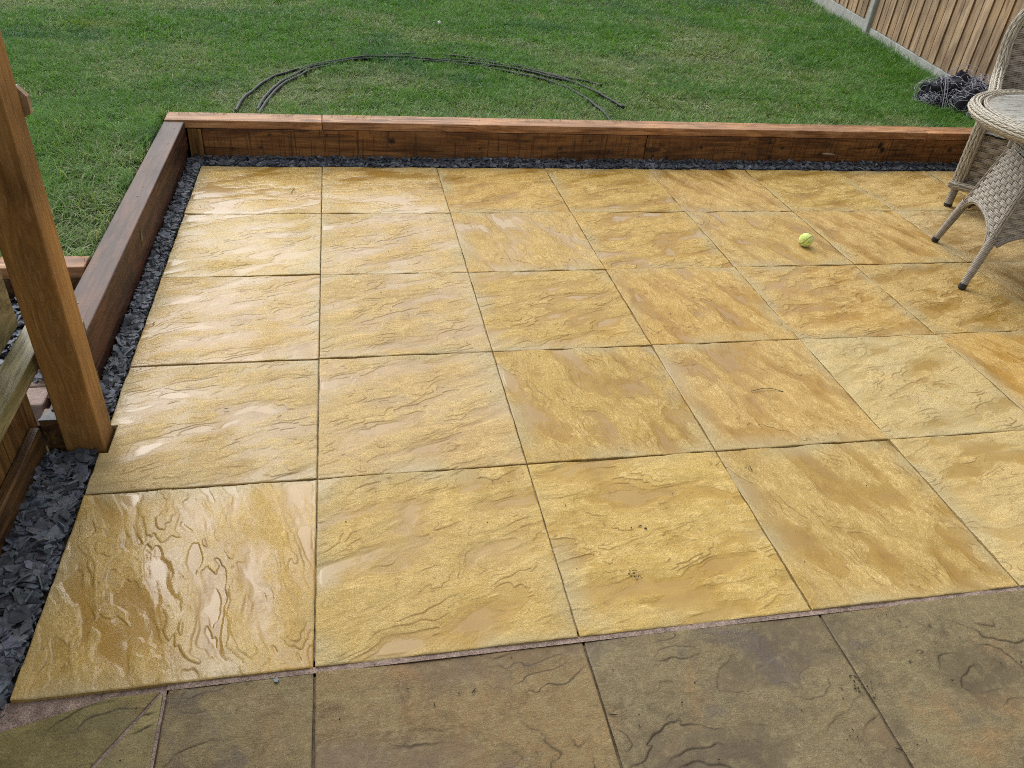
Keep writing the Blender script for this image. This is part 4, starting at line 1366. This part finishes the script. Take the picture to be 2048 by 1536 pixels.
# which local x sign is the corner seen in the photo
sx = -1 if (Matrix.Rotation(chair_rz, 3, 'Z') @ Vector((-1, 0, 0))).dot(sidev) < 0 else 1
DEP = 0.56
for (lx, ly) in ((-HW, 0.0), (HW, 0.0), (-HW + 0.03, DEP), (HW - 0.03, DEP)):
    o = link('leg', wrapped((lx, ly, 0.016), (lx, ly, 0.12), 0.021, 0.023), M['wicker'], chair)
    closed_cap((lx, ly, 0.0), (lx, ly, 0.02), 0.0215, M['black'], 'foot_cap', o)
for s in (-1, 1):
    pth = [(s * HW, -0.002, 0.115), (s * HW, -0.004, 0.25), (s * HW, -0.004, 0.38), (s * HW, 0.0, 0.47), (s * (HW + .004), 0.03, 0.535), (s * (HW + .01), 0.10, 0.565), (s * (HW + .02), 0.22, 0.572), (s * (HW + .04), 0.36, 0.585),
           (s * (HW + .055), 0.45, 0.62), (s * (HW + .065), 0.495, 0.69), (s * (HW + .078), 0.515, 0.78), (s * (HW + .072), 0.53, 0.87), (s * (HW + .04), 0.545, 0.935), (s * (HW - .03), 0.555, 0.975)]
    P = np.array(pth); k = np.linspace(0, len(P) - 1, 90)
    # smooth resample (Catmull-Rom)
    def cr(P, k):
        i = np.clip(np.floor(k).astype(int), 0, len(P) - 2); f = (k - i)[:, None]
        g = lambda j: P[np.clip(j, 0, len(P) - 1)]
        p0, p1, p2, p3 = g(i - 1), g(i), g(i + 1), g(i + 2)
        return 0.5 * (2 * p1 + (p2 - p0) * f + (2 * p0 - 5 * p1 + 4 * p2 - p3) * f ** 2 + (3 * p1 - p0 - 3 * p2 + p3) * f ** 3)
    link('arm_braid', rope(cr(P, k), 0.032, n=10, pitch=0.12), M['wicker_pale'], chair)
    def Ss(u, v, s=s):
        u = np.asarray(u); v = np.asarray(v)
        top = np.interp(u, [0, 0.1, 0.25, 0.6, 0.8, 0.9, 1.0], [0.50, 0.55, 0.56, 0.575, 0.60, 0.66, 0.78])
        z = 0.12 + (top - 0.12) * (1 - v)
        return np.stack([s * (HW + 0.06 * u ** 2), 0.02 + u * (DEP - 0.01), z], 1)
    S2 = Ss if s > 0 else (lambda u, v, g=Ss: g(1 - np.asarray(u), v))
    wm, cm = woven(lambda u, v, g=S2: g(u, 1 - np.asarray(v)), 0.55, 0.50, 0.0088, 0.046, 0.0035)
    o = link('side_panel', wm, M['wicker'], chair); link('side_core', cm, M['wicker_dark'], o)
    link('bottom_braid', rope([(s * HW, 0.0, 0.125), (s * HW * 0.97, DEP, 0.125)], 0.018, n=6, pitch=0.1), M['wicker'], chair)
P = np.array([(-HW + .03, 0.555, 0.975), (-HW * 0.45, 0.57, 0.992), (0, 0.575, 0.996), (HW * 0.45, 0.57, 0.992), (HW - .03, 0.555, 0.975)])
link('back_braid', rope(P, 0.032, n=10, pitch=0.12), M['wicker_pale'], chair)
# apron below the seat
wm, cm = woven(lambda u, v: np.stack([-HW + 0.03 + np.asarray(u) * (2 * HW - 0.06), 0.012 * np.ones_like(u), 0.13 + np.asarray(v) * 0.285], 1), 0.5, 0.285, 0.0088, 0.046, 0.0036)
o = link('front_apron', wm, M['wicker'], chair); link('apron_core', cm, M['wicker_dark'], o)
link('bottom_braid', rope([(-HW - 0.035, -0.030, 0.128), (HW + 0.035, -0.030, 0.128)], 0.022, n=7, pitch=0.1), M['wicker_pale'], chair)
# seat
def Sseat(u, v):
    u = np.asarray(u); v = np.asarray(v)
    y = 0.0 + v * 0.52
    z = 0.43 - 0.030 * v - 0.018 * np.exp(-(v / 0.05) ** 2)
    return np.stack([-HW + 0.03 + u * (2 * HW - 0.06), y, z], 1)
wm, cm = woven(Sseat, 0.5, 0.52, 0.0088, 0.046, 0.003)
o = link('seat', wm, M['wicker_pale'], chair); link('seat_core', cm, M['wicker_dark'], o)
def Sback(u, v):
    u = np.asarray(u); v = np.asarray(v)
    c_ = (u * 2 - 1)
    z = 0.40 + v * 0.58
    x = c_ * (HW + 0.02 + 0.05 * np.sin(math.pi * np.clip(v * 1.2 - 0.15, 0, 1))) * (1 - 0.14 * v ** 6)
    y = 0.50 + 0.085 * v - 0.05 * c_ ** 2
    return np.stack([x, y, z], 1)
wm, cm = woven(Sback, 0.55, 0.58, 0.0088, 0.046, 0.0036)
o = link('backrest', wm, M['wicker'], chair); link('back_core', cm, M['wicker_dark'], o)

# ------------------------------------------------------------------ tennis ball
bl = tag(empty('tennis_ball', (2.253, 2.016, 0.0335)), 'worn yellow green tennis ball on the golden slabs', 'ball')
bl.rotation_euler = (0.5, 0.9, 0.3)
bm = bmesh.new(); bmesh.ops.create_icosphere(bm, subdivisions=5, radius=0.0327)
for vtx in bm.verts:
    q = vtx.co * 300
    vtx.co *= 1 + 0.012 * random.uniform(-1, 1)
me = bpy.data.meshes.new('felt'); bm.to_mesh(me); bm.free()
me.polygons.foreach_set('use_smooth', np.ones(len(me.polygons), bool))
link('felt', me, M['felt'], bl)
tt = np.linspace(0, 2 * math.pi, 160, endpoint=False)
aa = 0.44
Pc = np.stack([(1 - aa) * np.sin(tt) * 1.0 + aa * np.sin(3 * tt), (1 - aa) * np.cos(tt) - aa * np.cos(3 * tt), 2 * math.sqrt(aa * (1 - aa)) * np.cos(2 * tt)], 1)
Pc /= np.linalg.norm(Pc, axis=1)[:, None]
c = NP(); c.tube(Pc * 0.0325, 0.0013, 6, True)
c.obj('seam', M['seam'], bl)

# ------------------------------------------------------------------ bent pipes on the lawn
PIPES = [
    ('outer bent grey pipe arching over the lawn, ends furthest apart', [(-0.44, 3.36), (-0.43, 3.54), (-0.37, 3.8), (-0.29, 4.08), (-0.18, 4.25), (-0.03, 4.4), (0.12, 4.51), (0.3, 4.61), (0.48, 4.65), (0.66, 4.65), (0.81, 4.61), (0.95, 4.56), (1.1, 4.51), (1.24, 4.43), (1.35, 4.36), (1.45, 4.25), (1.54, 4.16), (1.65, 4.09), (1.7, 3.96), (1.75, 3.77), (1.8, 3.56)], 0.024),
    ('inner bent grey pipe whose right end reaches the timber wall', [(-0.33, 3.4), (-0.32, 3.63), (-0.26, 3.86), (-0.2, 4.09), (-0.1, 4.29), (0.01, 4.41), (0.21, 4.52), (0.43, 4.61), (0.66, 4.60), (0.84, 4.56), (0.98, 4.5), (1.13, 4.44), (1.27, 4.34), (1.39, 4.19), (1.48, 4.12), (1.57, 4.0), (1.61, 3.83), (1.64, 3.62), (1.65, 3.42), (1.65, 3.30)], 0.017),
    ('bent grey pipe bulging furthest back across the lawn', [(-0.32, 3.32), (-0.3, 3.55), (-0.25, 3.83), (-0.18, 4.04), (-0.07, 4.26), (0.07, 4.43), (0.24, 4.56), (0.39, 4.67), (0.59, 4.77), (0.77, 4.8), (0.87, 4.78), (1.08, 4.71), (1.3, 4.60), (1.39, 4.5), (1.48, 4.4), (1.58, 4.3), (1.67, 4.18), (1.77, 4.15), (1.8, 4.05)], 0.012),
    ('short grey pipe length beside the right shoulder of the pipe arch', [(0.81, 4.64), (0.97, 4.69), (1.12, 4.62), (1.26, 4.53), (1.4, 4.44), (1.52, 4.29), (1.62, 4.14)], 0.022),
]
for lab, pts, lift in PIPES:
    P = np.array([(x, y, 0) for x, y in pts])
    k = np.linspace(0, len(P) - 1, len(P) * 8)
    P = cr(P, k)
    for _ in range(60):
        P[1:-1] = (P[:-2] + 2 * P[1:-1] + P[2:]) / 4
    P[:, 2] = LZ + lawn_dz(P[:, 0], P[:, 1]) + lift * 0.45 + 0.011 + 0.012 * fbm(P[:, 0] * 3, P[:, 1] * 3 + lift * 900, 91, 2)
    c = NP(); c.tube(P, 0.0092, 8)
    o = c.obj('bent_pipe', M['pipe'])
    tag(o, lab, 'pipe', 'bent grey pipes lying on the lawn')

# ------------------------------------------------------------------ heap of netting
net = tag(empty('netting_heap', (4.32, 3.83, LZ)), 'crumpled heap of dark netting with pale cords against the fence foot', 'netting')
lumps = [(-0.10, 0.08, 0.06, 0.13, 0.10, 0.08), (0.02, 0.02, 0.08, 0.13, 0.12, 0.11), (0.0, -0.16, 0.06, 0.12, 0.13, 0.09), (0.08, -0.27, 0.05, 0.11, 0.13, 0.08), (0.13, 0.08, 0.05, 0.11, 0.12, 0.08), (0.10, -0.10, 0.07, 0.11, 0.11, 0.10), (-0.17, 0.02, 0.03, 0.07, 0.07, 0.04), (-0.03, -0.33, 0.03, 0.09, 0.07, 0.04)]
lumps = [(x, y, z * 1.25, rx, ry, rz * 1.3) for (x, y, z, rx, ry, rz) in lumps]
bm = bmesh.new()
for (x, y, z, rx, ry, rz) in lumps:
    bmesh.ops.create_icosphere(bm, subdivisions=4, radius=1, matrix=Matrix.Translation((x, y, z)) @ Matrix.Diagonal((rx * 0.9, ry * 0.9, rz * 0.9, 1)))
me = bpy.data.meshes.new('net_bundle'); bm.to_mesh(me); bm.free()
P = np.zeros(len(me.vertices) * 3, np.float32); me.vertices.foreach_get('co', P); P = P.reshape(-1, 3)
dd = 1 + 0.6 * fbm(P[:, 0] * 14 + P[:, 2] * 9, P[:, 1] * 14, 101, 3)
for (x, y, z, rx, ry, rz) in lumps: pass
nl = len(P) // len(lumps)
for i, (x, y, z, rx, ry, rz) in enumerate(lumps):
    cc = np.array([x, y, z]); P[i * nl:(i + 1) * nl] = cc + (P[i * nl:(i + 1) * nl] - cc) * dd[i * nl:(i + 1) * nl, None]
P[:, 2] = np.maximum(P[:, 2], 0.0)
me.vertices.foreach_set('co', P.ravel()); me.update()
link('net_bundle', me, M['net_dark'], net)
c = NP()
rg = np.random.default_rng(4)
for i in range(470):
    x, y, z, rx, ry, rz = lumps[rg.integers(len(lumps))]
    n = 22
    a0 = rg.uniform(0, 2 * math.pi); span = rg.uniform(1.0, 3.6)
    ax = rg.normal(size=3); ax /= np.linalg.norm(ax)
    e1 = np.cross(ax, [0.3, 0.5, 0.8]); e1 /= np.linalg.norm(e1); e2 = np.cross(ax, e1)
    t_ = a0 + np.linspace(0, span, n)
    hh = rg.uniform(-0.7, 0.7)
    d_ = np.cos(t_)[:, None] * e1 + np.sin(t_)[:, None] * e2 + ax * hh
    d_ /= np.linalg.norm(d_, axis=1)[:, None]
    d_ += 0.12 * np.stack([fbm(t_ * 2.5, t_ * 0 + i, 111 + k, 2) for k in range(3)], 1)
    p = np.array([x, y, z]) + d_ * np.array([rx, ry, rz]) * rg.uniform(0.82, 1.32)
    p[:, 2] = np.maximum(p[:, 2], 0.004)
    c.tube(p, rg.uniform(0.0008, 0.0019), 5)
c.obj('net_cords', M['net_cord'], net)
for (p0, p1, w, lift) in (((-0.16, 0.0, 0.20), (-0.18, -0.10, 0.03), 0.035, 0.03), ((0.0, -0.06, 0.21), (-0.03, -0.16, 0.12), 0.04, 0.02), ((0.06, -0.33, 0.16), (0.10, -0.43, 0.05), 0.035, 0.02)):
    c = NP()
    p0 = np.array(p0); p1 = np.array(p1); n = 9
    q = p0 + (p1 - p0) * np.linspace(0, 1, n)[:, None]; q[:, 2] += lift * np.sin(np.linspace(0, math.pi, n)); q[:, 1] -= 0.03
    s_ = np.array([w / 2, 0.01, 0])
    c.tube(q - s_, 0.0026, 5); c.tube(q + s_, 0.0026, 5)
    for k in range(n): c.tube(np.array([q[k] - s_, q[k], q[k] + s_]), 0.002, 5)
    c.obj('net_border', M['net_cord'], net)

# ------------------------------------------------------------------ small things lying about
def stem(label, pts, r=0.0012, name='grass_stem'):
    c = NP(); P = np.array(pts); P = cr(P, np.linspace(0, len(P) - 1, 24))
    c.tube(P, r, 6)
    tag(c.obj(name, M['stem']), label, 'grass stem')


stem('dark bent grass stem lying on a golden slab', [(1.455, 0.897, 0.004), (1.50, 0.905, 0.007), (1.535, 0.903, 0.006), (1.57, 0.885, 0.004)])
stem('tiny dark stem on the wet slab in the back left corner', [(-0.145, 2.66, 0.004), (-0.14, 2.69, 0.005), (-0.13, 2.72, 0.004)])
o = MB().prism([(-0.085, -0.016), (-0.078, -0.014), (-0.073, -0.018), (-0.076, -0.025), (-0.084, -0.023)], OZ + 0.001, OZ + 0.004, 0.0006).obj('slate_chip', M['chip'])
tag(o, 'single blue grey slate chip lying on the old brown slab', 'slate chip')
def debris():
    rg = np.random.default_rng(9)
    spots = [(0.794, 0.153, 12, .009), (0.86, 0.33, 5, .015), (1.277, 0.517, 6, .01), (1.204, -0.205, 5, .01), (1.405, -0.065, 4, .012), (1.131, -0.316, 5, .015), (1.216, -0.22, 14, .016)]
    c = NP()
    pts = []
    for x, y, n, s in spots:
        pts += [(x + rg.normal() * s, y + rg.normal() * s) for _ in range(n)]
    pts += [(rg.uniform(-0.5, 3.2), rg.uniform(0.05, 2.9)) for _ in range(60)]
    pts += [(rg.uniform(-0.6, 2.2), rg.uniform(-0.4, -0.03)) for _ in range(45)]
    for x, y in pts:
        L = rg.uniform(0.0012, 0.0035) if rg.random() < .93 else rg.uniform(0.005, 0.011); a = rg.uniform(0, 6.28)
        z = 0.003 if y > 0 else OZ + 0.003
        P = np.array([(x - L * math.cos(a), y - L * math.sin(a), z), (x, y, z + 0.0012), (x + L * math.cos(a + .3), y + L * math.sin(a + .3), z)])
        c.tube(P, np.array([0.0007, rg.uniform(0.0010, 0.0019), 0.0006]), 6)
    tag(c.obj('leaf_crumbs', M['debris']), 'dark crumbs of leaf and moss scattered over the slabs', 'leaf crumbs', kind='stuff')


debris()
dn_ = tag(empty('dandelion_clock', (0.889, 5.50, LZ)), 'white dandelion clock standing in the far lawn', 'flower')
c = NP(); c.tube(np.array([(0, 0, 0), (0.004, 0, 0.04), (0.002, 0.002, 0.075)]), 0.0022, 8); c.obj('stem', M['stem'], dn_)
bm = bmesh.new(); bmesh.ops.create_icosphere(bm, subdivisions=3, radius=0.012, matrix=Matrix.Translation((0.002, 0.002, 0.088)))
for v_ in bm.verts: v_.co += v_.co.normalized() * 0 + Vector((random.uniform(-1, 1), random.uniform(-1, 1), random.uniform(-1, 1))) * 0.0028
me = bpy.data.meshes.new('seed_head'); bm.to_mesh(me); bm.free(); link('seed_head', me, M['white_petal'], dn_)
